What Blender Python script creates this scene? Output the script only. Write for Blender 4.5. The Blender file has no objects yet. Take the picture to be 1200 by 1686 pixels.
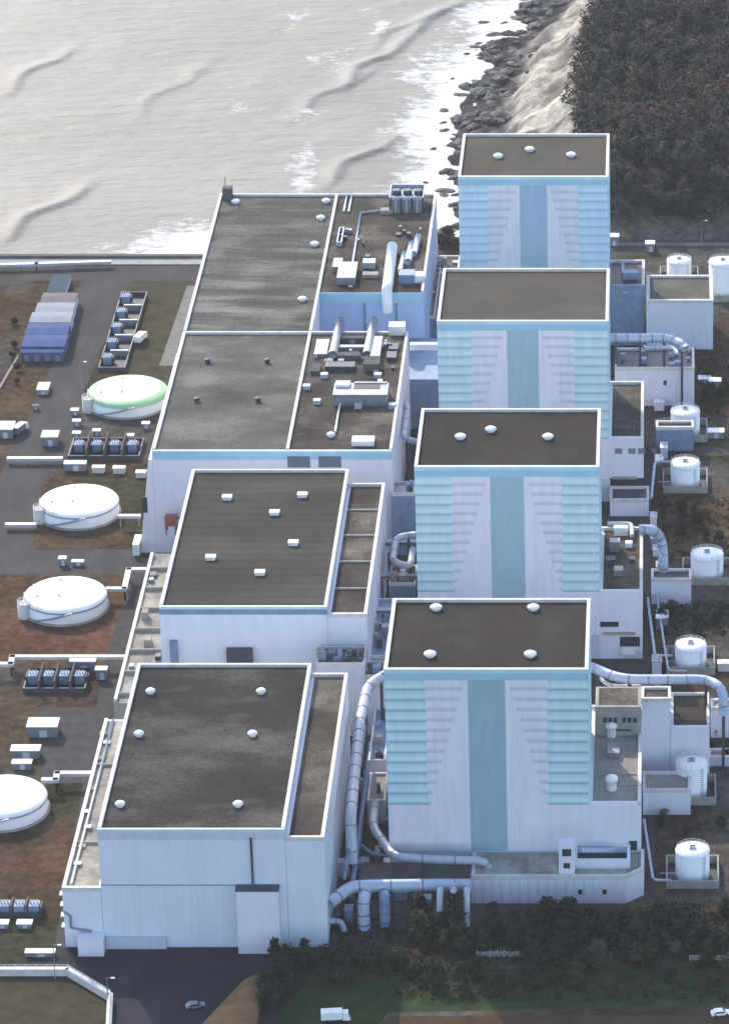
import bpy, math, random
import numpy as np
from mathutils import Vector
random.seed(7); np.random.seed(7)
R = math.radians
sc = bpy.context.scene

# ------------------------------------------------------------ camera
TILT = R(25); ST, CT = math.sin(TILT), math.cos(TILT)
FL, XP, YP, HC = 6929.0, 1080.0, 843.0, 534.0      # focal length and principal point in photo pixels, flying height in metres
cam_d = bpy.data.cameras.new("camera"); cam = bpy.data.objects.new("camera", cam_d)
sc.collection.objects.link(cam); sc.camera = cam
cam.location = (0, 0, HC); cam.rotation_euler = (R(90) - TILT, 0, 0)
cam_d.sensor_fit = 'HORIZONTAL'; cam_d.sensor_width = 36; cam_d.lens = FL / 1200 * 36
cam_d.shift_x = -(XP - 600) / 1200; cam_d.shift_y = 0
cam_d.clip_start = 5; cam_d.clip_end = 20000

# ------------------------------------------------------------ sky, sun, exposure
SUN_AZ, SUN_EL = R(-24), R(33)                      # azimuth from straight ahead (+Y), negative = left
w = bpy.data.worlds.new("World"); sc.world = w; w.use_nodes = True
nt = w.node_tree; bg = nt.nodes['Background']
sky = nt.nodes.new('ShaderNodeTexSky'); sky.sky_type = 'NISHITA'; sky.sun_disc = False
sky.sun_elevation = SUN_EL; sky.sun_rotation = SUN_AZ % (2 * math.pi)
sky.altitude = 100; sky.air_density = 1.0; sky.dust_density = 1.2; sky.ozone_density = 1.0
nt.links.new(sky.outputs[0], bg.inputs[0]); bg.inputs[1].default_value = 0.15
sl = bpy.data.lights.new("sun", 'SUN'); sl.energy = 2.0; sl.angle = R(0.6); sl.color = (1.0, 0.92, 0.80)
sun = bpy.data.objects.new("sun", sl); sc.collection.objects.link(sun)
sv = Vector((math.sin(SUN_AZ) * math.cos(SUN_EL), math.cos(SUN_AZ) * math.cos(SUN_EL), math.sin(SUN_EL)))
sun.rotation_euler = sv.to_track_quat('Z', 'Y').to_euler(); sun.location = (-200, 1800, 900)
sc.view_settings.view_transform = 'Standard'; sc.view_settings.look = 'None'
sc.view_settings.gamma = 1; sc.view_settings.exposure = 1.48

HAZE = 0.000024
# ------------------------------------------------------------ where things stand (measured in metres off the aerial view)
def G(px, py, z=0.0):
    v = (py - YP) / FL; D = (HC - z) / (ST + v * CT)
    return ((px - XP) / FL * D, D * (CT - v * ST))
def F(px, py, Y):
    v = (py - YP) / FL; D = Y / (CT - v * ST)
    return ((px - XP) / FL * D, HC - D * (ST + v * CT))

# ------------------------------------------------------------ mesh helpers
class MB:
    def __init__(s): s.v = []; s.f = []; s.sm = []
    def add(s, vs, fs, smooth=False):
        o = len(s.v); s.v += [tuple(p) for p in vs]; s.f += [tuple(i + o for i in f) for f in fs]; s.sm += [smooth] * len(fs); return s
    def box(s, x0, x1, y0, y1, z0, z1):
        return s.add([(x0,y0,z0),(x1,y0,z0),(x1,y1,z0),(x0,y1,z0),(x0,y0,z1),(x1,y0,z1),(x1,y1,z1),(x0,y1,z1)],
                     [(0,3,2,1),(4,5,6,7),(0,1,5,4),(1,2,6,5),(2,3,7,6),(3,0,4,7)])
    def obox(s, cx, cy, z0, z1, lx, ly, a):
        c, n = math.cos(a), math.sin(a); p = []
        for z in (z0, z1):
            for sx, sy in ((-1,-1),(1,-1),(1,1),(-1,1)):
                x, y = sx*lx/2, sy*ly/2; p.append((cx + x*c - y*n, cy + x*n + y*c, z))
        return s.add(p, [(0,3,2,1),(4,5,6,7),(0,1,5,4),(1,2,6,5),(2,3,7,6),(3,0,4,7)])
    def lathe(s, cx, cy, prof, n=32, smooth=True, a0=0):
        vs = []; m = len(prof)
        for r, z in prof:
            for k in range(n):
                a = a0 + 2*math.pi*k/n; vs.append((cx + r*math.cos(a), cy + r*math.sin(a), z))
        fs = [(j*n+k, j*n+(k+1) % n, (j+1)*n+(k+1) % n, (j+1)*n+k) for j in range(m-1) for k in range(n)]
        s.add(vs, fs, smooth)
        s.f.append(tuple(len(s.v) - n + k for k in range(n))); s.sm.append(False)
        return s
    def tube(s, pts, r, n=12, smooth=True, cap=True):
        pts = [Vector(p) for p in pts]; vs = []; prev = None
        for i, p in enumerate(pts):
            d = (pts[min(i+1, len(pts)-1)] - pts[max(i-1, 0)]).normalized()
            up = Vector((0,0,1)) if abs(d.z) < .95 else Vector((0,1,0))
            if prev is not None and prev.cross(d).length > 1e-4: up = prev
            a = d.cross(up).normalized(); b = a.cross(d).normalized(); prev = b
            for k in range(n):
                t = 2*math.pi*k/n; vs.append(p + (a*math.cos(t) + b*math.sin(t)) * r)
        fs = [(j*n+k, j*n+(k+1) % n, (j+1)*n+(k+1) % n, (j+1)*n+k) for j in range(len(pts)-1) for k in range(n)]
        if cap: fs += [tuple(range(n)), tuple(len(vs)-1-k for k in range(n))]
        return s.add(vs, fs, smooth)
    def prism(s, poly, z0, z1):
        n = len(poly)
        return s.add([(x,y,z0) for x,y in poly] + [(x,y,z1) for x,y in poly],
                     [tuple(range(n))[::-1], tuple(range(n, 2*n))] + [(i, (i+1) % n, (i+1) % n+n, i+n) for i in range(n)])
    def frame(s, x0, x1, y0, y1, z0, z1, t):       # four butt-jointed strips
        s.box(x0, x1, y0, y0+t, z0, z1); s.box(x0, x1, y1-t, y1, z0, z1)
        s.box(x0, x0+t, y0+t, y1-t, z0, z1); return s.box(x1-t, x1, y0+t, y1-t, z0, z1)
    def build(s, name, m, parent=None):
        me = bpy.data.meshes.new(name); o = bpy.data.objects.new(name, me)
        L = parent_loc(parent)
        me.from_pydata([(x-L[0], y-L[1], z-L[2]) for x,y,z in s.v], [], s.f)
        me.polygons.foreach_set('use_smooth', s.sm); me.materials.append(m); me.update()
        sc.collection.objects.link(o)
        if parent: o.parent = parent
        return o
def parent_loc(p):
    L = Vector((0,0,0))
    while p: L = L + p.location; p = p.parent
    return L
def rounded(pts, r=3.0, n=5):
    pts = [Vector(p) for p in pts]; out = [pts[0]]
    for i in range(1, len(pts)-1):
        a, b, c = pts[i-1], pts[i], pts[i+1]
        q = min(r, (a-b).length*.49, (c-b).length*.49)
        p0 = b + (a-b).normalized()*q; p1 = b + (c-b).normalized()*q
        for k in range(n+1):
            t = k/n; out.append(p0*(1-t)**2 + b*2*t*(1-t) + p1*t*t)
    return out + [pts[-1]]
def tag(o, label=None, cat=None, group=None, kind=None):
    for k, v in (('label', label), ('category', cat), ('group', group), ('kind', kind)):
        if v: o[k] = v
    return o
def thing(name, label, cat, loc, group=None, rz=0):
    o = bpy.data.objects.new(name, None); sc.collection.objects.link(o); o.empty_display_size = 2
    o.location = loc; o.rotation_euler.z = rz
    return tag(o, label, cat, group)
def dup(o, loc=None, rz=None, label=None, group=None, scale=None, parent=None):
    c = o.copy(); sc.collection.objects.link(c); c.parent = parent
    for ch in list(o.children): dup(ch, parent=c)
    if loc is not None: c.location = loc
    if rz is not None: c.rotation_euler.z = rz
    if label: c['label'] = label
    if group: c['group'] = group
    if scale is not None: c.scale = scale
    return c

# ------------------------------------------------------------ materials
def lin(h):
    h = h.lstrip('#'); r = [int(h[i:i+2], 16)/255 for i in (0,2,4)]
    return [((c+.055)/1.055)**2.4 if c > .04045 else c/12.92 for c in r]
class NT:
    def __init__(s, name, rough=.7, metal=0, spec=.3):
        s.m = bpy.data.materials.new(name); s.m.use_nodes = True; s.t = s.m.node_tree
        s.b = s.t.nodes['Principled BSDF']; s.b.inputs['Roughness'].default_value = rough
        s.b.inputs['Metallic'].default_value = metal; s.b.inputs['Specular IOR Level'].default_value = spec
    def n(s, typ, ins=None, **kw):
        x = s.t.nodes.new(typ)
        for k, v in kw.items(): setattr(x, k, v)
        for k, v in (ins or {}).items():
            if isinstance(v, bpy.types.NodeSocket): s.t.links.new(v, x.inputs[k])
            else: x.inputs[k].default_value = v
        return x
    def M(s, op, a, b=0.0, c=0.0, clamp=False): return s.n('ShaderNodeMath', {0: a, 1: b, 2: c}, operation=op, use_clamp=clamp).outputs[0]
    def pos(s, scale=(1,1,1)):
        g = s.n('ShaderNodeNewGeometry')
        return s.n('ShaderNodeMapping', {'Vector': g.outputs['Position'], 'Scale': scale}).outputs[0]
    def noise(s, vec, scale, detail=4, rough=.55): return s.n('ShaderNodeTexNoise', {'Vector': vec, 'Scale': scale, 'Detail': detail, 'Roughness': rough}).outputs['Fac']
    def ramp(s, fac, stops):
        r = s.n('ShaderNodeValToRGB', {0: fac}); e = r.color_ramp.elements
        while len(e) < len(stops): e.new(.5)
        for i, (p, c) in enumerate(stops): e[i].position = p; e[i].color = (*c, 1)
        return r.outputs[0]
    def mix(s, f, a, b, mode='MIX'):
        x = s.n('ShaderNodeMix', data_type='RGBA', blend_type=mode)
        for i, v in ((0, f), (6, a), (7, b)):
            if isinstance(v, bpy.types.NodeSocket): s.t.links.new(v, x.inputs[i])
            elif i == 0: x.inputs[i].default_value = v
            else: x.inputs[i].default_value = (*v[:3], 1)
        return x.outputs[2]
    def out(s, col, bump=None, strength=.3, dist=.3):
        if isinstance(col, bpy.types.NodeSocket): s.t.links.new(col, s.b.inputs['Base Color'])
        else: s.b.inputs['Base Color'].default_value = (*col, 1)
        if bump is not None:
            b = s.n('ShaderNodeBump', {'Height': bump, 'Strength': strength, 'Distance': dist}); s.t.links.new(b.outputs[0], s.b.inputs['Normal'])
        return s.m
def tint(c, k): return [min(1, x*k) for x in c]
def plain(name, c, rough=.6, metal=0, var=.18, scale=.25, vs=(1,1,1), spec=.3):
    q = NT(name, rough, metal, .02 if rough > .85 else spec); p = q.pos(vs)
    a = q.noise(p, scale, 5); b = q.noise(p, scale*7, 3)
    f = q.M('ADD', q.M('MULTIPLY', a, .65), q.M('MULTIPLY', b, .35))
    return q.out(q.ramp(f, [(.3, tint(c, 1-var)), (.7, tint(c, 1+var))]))
def wall_mat(name, c, dirt=.10, joint=6.0):
    q = NT(name, .65); p = q.pos((1,1,.12)); g = q.n('ShaderNodeSeparateXYZ', {0: q.pos()})
    st = q.noise(p, .45, 5, .6); big = q.noise(q.pos(), .05, 3)
    f = q.M('ADD', q.M('MULTIPLY', st, .55), q.M('MULTIPLY', big, .45))
    col = q.ramp(f, [(.30, tint(c, 1-dirt)), (.52, c), (.7, tint(c, 1+dirt*.5))])
    jx = q.M('LESS_THAN', q.M('FRACT', q.M('DIVIDE', g.outputs[0], joint)), .035)
    jz = q.M('LESS_THAN', q.M('FRACT', q.M('DIVIDE', g.outputs[2], 5.6)), .045)
    j = q.M('MULTIPLY', q.M('MAXIMUM', jx, jz), .10)
    col = q.mix(j, col, tint(c, .62))
    drip = q.ramp_f(q.noise(q.pos((1,1,.045)), 1.5, 3, .5), .60, .74); area = q.ramp_f(q.noise(q.pos(), .045, 2), .45, .62)
    col = q.mix(q.M('MULTIPLY', q.M('MULTIPLY', drip, area), .30), col, (c[0]*.55, c[1]*.52, c[2]*.50))
    return q.out(col)
def roof_mat(name, dark, light, amount=.5, vs=(.25,1,1), scale=.12, rib=0, warm=None):
    q = NT(name, .95, 0, .02); p = q.pos(vs)
    a = q.noise(p, scale, 6, .62); b = q.noise(q.pos(), .9, 4, .7); big = q.noise(q.pos(), .03, 3)
    f = q.M('ADD', q.M('MULTIPLY', a, .6), q.M('ADD', q.M('MULTIPLY', b, .22), q.M('MULTIPLY', big, .3)))
    col = q.ramp(f, [(.42, dark), (.56, [x*(1-amount*.6)+y*amount*.6 for x, y in zip(dark, light)]), (.72, light)])
    if warm: col = q.mix(q.M('MULTIPLY', q.ramp_f(q.noise(q.pos(), .06, 2)), .7), col, warm)
    if rib:
        g = q.n('ShaderNodeSeparateXYZ', {0: q.pos()})
        l = q.M('LESS_THAN', q.M('FRACT', q.M('DIVIDE', g.outputs[1], rib)), .22)
        col = q.mix(q.M('MULTIPLY', l, .28), col, tint(dark, .6))
    g2 = q.n('ShaderNodeSeparateXYZ', {0: q.pos()})
    sm = q.M('MAXIMUM', q.M('LESS_THAN', q.M('FRACT', q.M('DIVIDE', g2.outputs[0], 7.3)), .045), q.M('LESS_THAN', q.M('FRACT', q.M('DIVIDE', g2.outputs[1], 14.5)), .025))
    col = q.mix(q.M('MULTIPLY', sm, .16), col, tint(dark, .5))
    pud = q.ramp_f(q.noise(q.pos((.6,1,1)), .11, 2, .4), .60, .68)
    col = q.mix(q.M('MULTIPLY', pud, .35), col, tint(light, .85))
    return q.out(col, b, .35, .15)
def ramp_f(s, fac, a=.45, b=.65): return s.n('ShaderNodeMapRange', {0: fac, 1: a, 2: b}).outputs[0]
NT.ramp_f = ramp_f

W_LILAC = (.68,.66,.71); W_BLUE = (.63,.655,.72); TEAL = (.29,.50,.60)
M_ = dict(
 wall=wall_mat('painted_wall', W_LILAC), wall_blue=wall_mat('pale_blue_wall', W_BLUE), wall_plain=wall_mat('side_wall', (.50,.53,.60), .14, 9),
 wall_sky=wall_mat('sky_blue_wall', (.36,.48,.68), .14, 7),
 white=plain('white_paint', (.80,.78,.74), .5, var=.12), coping=plain('coping', (.55,.52,.49), .8, var=.22, scale=.4),
 teal=plain('teal_paint', TEAL, .55, var=.08), tealrim=plain('pale_teal_trim', (.48,.60,.60), .6, var=.12),
 concrete=plain('concrete', (.30,.28,.25), .9, var=.28, scale=.3), concrete_dark=plain('stained_concrete', (.11,.10,.095), .9, var=.35, scale=.3),
 roof_rb=roof_mat('roof_brown', (.029,.025,.023), (.052,.046,.041), .4, (1,1,1), .08, warm=(.044,.030,.025)),
 roof_rb_olive=roof_mat('roof_olive', (.062,.057,.046), (.098,.090,.072), .5, (.5,1,1), .08, warm=(.082,.058,.047)),
 roof_one=roof_mat('roof_dark_grey', (.023,.0215,.020), (.115,.104,.090), .27, (.35,.7,1), .06),
 roof_two=roof_mat('roof_ribbed', (.044,.041,.035), (.080,.074,.063), .45, (.4,1,1), .07, rib=4.4),
 roof_three=roof_mat('roof_pale_stained', (.058,.056,.048), (.21,.20,.175), .5, (.5,.8,1), .06),
 roof_four=roof_mat('roof_streaked', (.044,.042,.036), (.21,.20,.175), .40, (.22,1.1,1), .13),
 roof_strip=roof_mat('roof_strip', (.032,.026,.021), (.20,.175,.145), .35, (.5,.5,1), .09),
 roof_low=roof_mat('roof_weathered', (.15,.135,.12), (.42,.39,.33), .7, (1,.7,1), .22),
 roof_beige=roof_mat('roof_beige', (.20,.175,.155), (.34,.30,.26), .6, (1,1,1), .2),
 dark=plain('dark_opening', (.022,.026,.035), .6, var=.3), glass=plain('louvre_grey', (.10,.14,.17), .35, var=.2),
 steel=plain('galvanised_steel', (.22,.235,.265), .45, .35, var=.2, scale=.8), steel_dark=plain('dark_steel', (.055,.06,.075), .55, .2, var=.4, scale=.8),
 pipe=plain('pipe_lagging', (.38,.43,.53), .45, .1, var=.12, scale=.5), pipe_white=plain('pipe_white', (.40,.43,.48), .45, .1, var=.15, scale=.6),
 bluesteel=plain('blue_grey_paint', (.16,.23,.34), .55, var=.25, scale=.4), red=plain('red_paint', (.26,.07,.05), .5),
 tank_white=plain('tank_white', (.82,.81,.79), .55, var=.06, scale=.15, vs=(1,1,.3)), tank_mint=plain('tank_mint', (.62,.74,.60), .55, var=.05), tank_green=plain('tank_pale_green', (.30,.52,.28), .55, var=.1),
 shed_blue=plain('shed_blue', (.075,.10,.20), .9, var=.2, scale=.3, vs=(1,.4,1)), shed_pale=plain('shed_pale', (.27,.27,.30), .9, var=.15), shed_pink=plain('shed_pinkish', (.17,.15,.15), .9), shed_teal=plain('shed_teal', (.06,.085,.10), .9),
 tyre=plain('tyre', (.02,.02,.02), .8), trunk=plain('bark', (.07,.05,.04), .9), earth=plain('bare_earth', (.20,.115,.06), .95, var=.35, scale=.25),
)

def facade_mat(name, side_hi, side_lo, lilac, line, col):
    q = NT(name, .5); uv = q.n('ShaderNodeUVMap'); s = q.n('ShaderNodeSeparateXYZ', {0: uv.outputs[0]})
    u, v = s.outputs[0], s.outputs[1]                                   # u across, v in stripe rows above the plain base
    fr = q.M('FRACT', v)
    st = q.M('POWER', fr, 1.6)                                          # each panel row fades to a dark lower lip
    st = q.M('MULTIPLY', q.ramp_f(fr, .06, .34), q.M('SUBTRACT', 1.0, q.M('MULTIPLY', q.ramp_f(fr, .5, 1.0), .42)))   # each row: dark lip at its foot, darker again towards its top
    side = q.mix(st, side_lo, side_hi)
    above = q.M('GREATER_THAN', v, 0.0)
    d = q.M('ABSOLUTE', q.M('SUBTRACT', u, .5))
    inner = q.M('ADD', .29, q.M('MULTIPLY', v, -.0155))                # the thin lines grow longer row by row upwards
    ln = q.M('MULTIPLY', q.M('GREATER_THAN', d, inner), q.M('MULTIPLY', above, q.M('LESS_THAN', q.M('ABSOLUTE', q.M('SUBTRACT', fr, .5)), 2)))
    soft = q.M('SUBTRACT', 1.0, q.ramp_f(q.M('ABSOLUTE', q.M('SUBTRACT', fr, .16)), .08, .34))
    lil = q.mix(q.M('MULTIPLY', q.M('MULTIPLY', ln, soft), .72), lilac, line)
    issid = q.M('MULTIPLY', q.M('GREATER_THAN', d, .30), above)
    c = q.mix(issid, lil, side)
    c = q.mix(q.M('LESS_THAN', d, .092), c, col)
    band = q.M('GREATER_THAN', v, 12.0)
    n = q.noise(q.pos((1,1,.15)), .5, 5, .6)
    c = q.mix(1.0, c, q.ramp(n, [(.3, (.88,.88,.88)), (.7, (1,1,1))]), 'MULTIPLY')
    g = q.n('ShaderNodeSeparateXYZ', {0: q.pos()})
    j = q.M('LESS_THAN', q.M('FRACT', q.M('DIVIDE', g.outputs[0], 2.4)), .10)
    c = q.mix(q.M('MULTIPLY', j, .12), c, tint(lilac, .5))
    return q.out(c)
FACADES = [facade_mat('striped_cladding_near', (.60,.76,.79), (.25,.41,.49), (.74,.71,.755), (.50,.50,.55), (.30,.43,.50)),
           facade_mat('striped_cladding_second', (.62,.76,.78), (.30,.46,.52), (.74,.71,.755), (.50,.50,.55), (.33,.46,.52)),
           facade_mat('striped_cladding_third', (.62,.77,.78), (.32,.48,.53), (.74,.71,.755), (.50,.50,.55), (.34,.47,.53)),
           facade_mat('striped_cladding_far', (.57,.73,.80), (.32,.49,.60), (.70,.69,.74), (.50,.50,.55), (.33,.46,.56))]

# ------------------------------------------------------------ ground, hill, sea
CY = np.array([1352, 1397, 1459, 1539, 1612, 1674, 1800, 2100, 2600, 3500])
CX = np.array([-70, -72, -74, -74, -67, -50, -25, 30, 120, 260])
def vnoise(x, y, s, seed=0):
    rs = np.random.RandomState(seed); t = rs.rand(64, 64); x = x/s + 1000; y = y/s + 1000
    xi = np.floor(x).astype(int); yi = np.floor(y).astype(int); fx = x-xi; fy = y-yi
    fx = fx*fx*(3-2*fx); fy = fy*fy*(3-2*fy); g = lambda a, b: t[a % 64, b % 64]
    return (g(xi,yi)*(1-fx)+g(xi+1,yi)*fx)*(1-fy) + (g(xi,yi+1)*(1-fx)+g(xi+1,yi+1)*fx)*fy
def sst(a, b, x): t = np.clip((x-a)/(b-a), 0, 1); return t*t*(3-2*t)
def coast(y): return np.interp(y, CY, CX)
def terrain(x, y):
    x = np.asarray(x, float); y = np.asarray(y, float)
    d = x - coast(y) + (vnoise(x, y, 14, 1)-.5)*10
    rock = -13.2 + 3.6*sst(-10, 14, d) + (vnoise(x, y, 5, 2)-.5)*3.2*sst(-14, -2, d)*(1-sst(16, 24, d)) + (vnoise(x, y, 9, 44)-.5)*2.4*sst(14, 22, d)
    hill = rock + 9*sst(14, 30, d) + 11*sst(30, 47, d) + 10*sst(40, 150, d) + (vnoise(x, y, 25, 3)-.5)*4*sst(30, 60, d)
    hill = np.where(d < -6, -13.5-6*sst(6, 40, -d), hill)
    land_front = np.minimum(hill, 0)*0
    k = sst(1368, 1405, y)
    flat = np.where(x < -78, -20.0*(y > 1353), 0.0)
    return flat*(1-k) + hill*k if True else land_front
def grid(name, xs, ys, zf, mat, col=None, attr=None, smooth=True):
    X, Y = np.meshgrid(xs, ys); Z = zf(X, Y); nx, ny = len(xs), len(ys)
    co = np.stack([X, Y, Z], -1).reshape(-1, 3)
    i = (np.arange(ny-1)[:, None]*nx + np.arange(nx-1)[None, :]).ravel()
    q = np.stack([i, i+1, i+nx+1, i+nx], -1)
    me = bpy.data.meshes.new(name); me.vertices.add(len(co)); me.vertices.foreach_set('co', co.ravel())
    me.loops.add(q.size); me.loops.foreach_set('vertex_index', q.ravel().astype(np.int32))
    me.polygons.add(len(q)); me.polygons.foreach_set('loop_start', np.arange(0, q.size, 4, dtype=np.int32))
    me.update(calc_edges=True); me.polygons.foreach_set('use_smooth', np.full(len(q), smooth))
    if attr is not None:
        a = me.attributes.new(attr[0], 'FLOAT', 'POINT'); a.data.foreach_set('value', attr[1](X, Y).ravel().astype(np.float32))
    if col is not None:
        a = me.color_attributes.new('tint', 'FLOAT_COLOR', 'POINT'); a.data.foreach_set('color', col(X, Y, Z).reshape(-1).astype(np.float32))
    me.materials.append(mat); o = bpy.data.objects.new(name, me); sc.collection.objects.link(o); return o
def seg(*parts): return np.unique(np.concatenate([np.arange(a, b, s) for a, b, s in parts]))
gx = seg((-2600,-400,110), (-400,-250,10), (-250,-90,4), (-90,60,2.5), (60,300,10), (300,2600,110))
gy = seg((-300,780,60), (780,1340,5), (1340,1356,1.5), (1356,1780,2.5), (1780,2400,30), (2400,5000,200))
def tcol(X, Y, Z):
    soil = np.array([.062,.043,.029]); olive = np.array([.044,.042,.026]); grey = np.array([.078,.072,.066])
    n1 = vnoise(X, Y, 40, 5); n2 = vnoise(X, Y, 17, 6)
    c = soil[None,None]*np.ones(X.shape+(3,)); c = c + (olive-soil)*sst(.5,.7,n1)[...,None]; c = c + (grey-c)*sst(.55,.75,n2)[...,None]
    for (px0, py0, px1, py1), cc_, k_ in (((-80,1000,235,1095),(.098,.050,.032),.85), ((-80,940,240,1005),(.078,.047,.028),.85), ((-80,1372,118,1450),(.088,.048,.032),.75), ((-80,1110,200,1180),(.070,.050,.036),.7),
            ((60,872,230,906),(.070,.045,.028),.9), ((-80,470,40,830),(.072,.050,.032),.6), ((1075,815,1400,935),(.085,.058,.036),.8), ((1075,990,1400,1050),(.07,.052,.036),.7), ((1060,1480,1400,1560),(.085,.062,.038),.8), ((-80,1180,160,1280),(.075,.055,.035),.7), ((1075,1340,1400,1480),(.066,.05,.036),.6)):
        xa, yb_ = G((px0+0), py0); xb = G(px1, py1)[0]; ya = G(px1, py1)[1]; wx = X + (vnoise(X, Y, 9, 41)-.5)*14; wy = Y + (vnoise(X, Y, 9, 42)-.5)*14
        kk = sst(xa-6, xa+3, wx)*(1-sst(xb-4, xb+5, wx))*sst(ya-5, ya+5, wy)*(1-sst(yb_-5, yb_+5, wy))*k_
        c = c + (np.array(cc_)-c)*kk[...,None]
    d = X - coast(Y) + (vnoise(X, Y, 14, 1)-.5)*10
    rock = np.array([.055,.052,.05]); pale = np.array([.36,.325,.275]); forest = np.array([.035,.032,.028])
    k = (sst(1368, 1395, Y)*(X > -110))[...,None]
    pn = sst(.25,.6, .6*vnoise(X, Y, 12, 8)+.4*vnoise(X, Y, 3.5, 9))*(1-.6*sst(1615,1650,Y))
    cc = rock + (pale-rock)*(sst(14, 20, d)*(.25+.75*pn))[...,None]
    cc = cc + (forest-cc)*sst(44, 52, d)[...,None]
    c = c*(1-k) + cc*k
    k2 = (sst(1392,1380,Y)*sst(1366,1372,Y))[...,None]*(X > -30)[...,None]
    c = c*(1-k2) + np.array([.105,.09,.075])*k2
    return np.concatenate([c, np.ones(X.shape+(1,))], -1)
q = NT('ground_soil', 1, 0, .0); at = q.n('ShaderNodeVertexColor', layer_name='tint')
na = q.noise(q.pos(), .35, 7, .7); nb = q.noise(q.pos(), .06, 4, .6)
c_ = q.mix(1.0, at.outputs[0], q.ramp(q.M('ADD', q.M('MULTIPLY', na, .6), q.M('MULTIPLY', nb, .4)), [(.36, (.45,.45,.47)), (.5, (.95,.95,.95)), (.64, (1.7,1.6,1.45))]), 'MULTIPLY')
tag(grid('ground', gx, gy, terrain, q.out(c_, na, .5, .5), col=tcol), kind='structure')

def seasurf(X, Y):
    z = -12.0 + (vnoise(X*.8, Y*2, 7, 11)-.5)*.22 + (vnoise(X+Y*.4, Y*1.5, 3.4, 13)-.5)*.12 + (vnoise(X, Y, 30, 12)-.5)*.6
    return z + swell(X, Y)
SW = [((0,392),(135,305),1.0), ((5,150),(105,82),.75), ((215,190),(345,95),.42), ((530,302),(640,225),.9), ((560,140),(740,5),1.0), ((480,190),(610,110),.6), ((600,80),(700,20),.5)]
SWW = [(G(*a, -12), G(*b, -12), s) for a, b, s in SW]
def swell(X, Y):
    z = np.zeros(X.shape)
    for (ax, ay), (bx, by), s in SWW:
        dx, dy = bx-ax, by-ay; L = math.hypot(dx, dy); ux, uy = dx/L, dy/L
        t = (X-ax)*ux + (Y-ay)*uy; p = -(X-ax)*uy + (Y-ay)*ux + (vnoise(t, t*0, 22, 14)-.5)*9
        env = sst(-14, 10, t)*(1-sst(L-10, L+14, t))*(.55+.6*vnoise(t, t*0+3, 11, 15))
        z += s*env*1.1*np.where(p < 0, np.exp(-(p/1.7)**2), np.exp(-(p/5.0)**2))
    return z
def foam_glare(X, Y):
    d = coast(Y) - X + (vnoise(X, Y, 20, 21)-.5)*18
    f = .92*(1 - sst(0, 46, d))  # shore foam, spread wide so its white also paints the sun's glare
    wall = .9*(1 - sst(22, 92, Y-1352 + (vnoise(X, Y, 14, 22)-.5)*22 - .25*(X+205)))*sst(-225, -165, X)*(X < -60)
    band = .62*np.exp(-((d-58)/9)**2)*sst(.3,.8,vnoise(X, Y, 26, 24)) + .5*np.exp(-((d-92)/5)**2)*sst(.45,.9,vnoise(X, Y, 30, 25))
    return np.clip(np.maximum(np.maximum(f, wall*1.0), band), 0, 1)
sx = seg((-5000,-360,290), (-360,30,1.5), (30,5000,290)); sy = seg((1345,1780,1.5), (1780,2600,40), (2600,9000,400))
q = NT('sea_water', .5, 0, .22); q.b.inputs['IOR'].default_value = 1.33
p = q.pos((.55,1.4,1)); wv = q.M('ADD', q.M('MULTIPLY', q.noise(p, .5, 6, .7), .6), q.M('MULTIPLY', q.noise(q.pos((.3,1,1)), .13, 4, .6), 1.2))
fa = q.n('ShaderNodeAttribute', attribute_name='foam').outputs['Fac']
lace = q.noise(q.pos((.8,1.1,1)), .22, 8, .72)
ff = q.ramp_f(q.M('ADD', q.M('MULTIPLY', fa, .9), q.M('MULTIPLY', q.M('SUBTRACT', lace, .5), 1.7)), .38, .72)
base = q.ramp(q.noise(q.pos((.3,.6,1)), .03, 4), [(.35, (.135,.128,.112)), (.65, (.165,.156,.138))])
sea_m = q.out(q.mix(ff, base, (.62,.61,.59)), q.M('ADD', wv, q.M('MULTIPLY', q.n('ShaderNodeTexNoise', {'Vector': q.n('ShaderNodeMapping', {'Vector': q.pos(), 'Rotation': (0,0,-.95), 'Scale': (.35,1.6,1)}).outputs[0], 'Scale': .16, 'Detail': 5, 'Roughness': .65}).outputs['Fac'], 1.1)), .6, 1.0)
q.t.links.new(q.M('ADD', .45, q.M('MULTIPLY', ff, .45)), q.b.inputs['Roughness'])
tag(grid('sea', sx, sy, seasurf, sea_m, attr=('foam', foam_glare)), kind='structure')

def sheet(name, pts, m, z, th=0):
    b = MB(); poly = [G(x, y, 0) for x, y in pts]
    if th: b.prism(poly[::-1], z-th, z)
    else: b.add([(x, y, z) for x, y in poly], [tuple(range(len(poly)))[::-1]])
    return tag(b.build(name, m), kind='structure')
def asphalt(name, c): 
    q = NT(name, .95, 0, .05); a = q.noise(q.pos((1,.35,1)), .12, 6, .65); b = q.noise(q.pos(), 1.2, 4, .7)
    f = q.M('ADD', q.M('MULTIPLY', a, .6), q.M('MULTIPLY', b, .4))
    return q.out(q.ramp(f, [(.36, tint(c, .68)), (.55, c), (.7, tint(c, 1.5))]))
A1 = asphalt('asphalt', (.062,.058,.056)); A2 = asphalt('asphalt_dark', (.036,.034,.038)); SOILR = plain('red_soil', (.095,.044,.027), .95, var=.35, scale=.12)
SOILB = plain('brown_soil', (.066,.040,.024), .95, var=.4, scale=.15); GR = plain('dry_grass', (.050,.044,.027), .95, var=.45, scale=.2); PADC = plain('concrete_pad', (.060,.056,.054), .9, var=.3, scale=.3)
sheet('road', [(-60,905),(40,700),(105,560),(140,462),(215,462),(160,590),(110,720),(70,800),(52,905)], A1, .008)
sheet('road', [(-200,430),(345,430),(338,462),(-200,462)], A1, .012)
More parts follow.
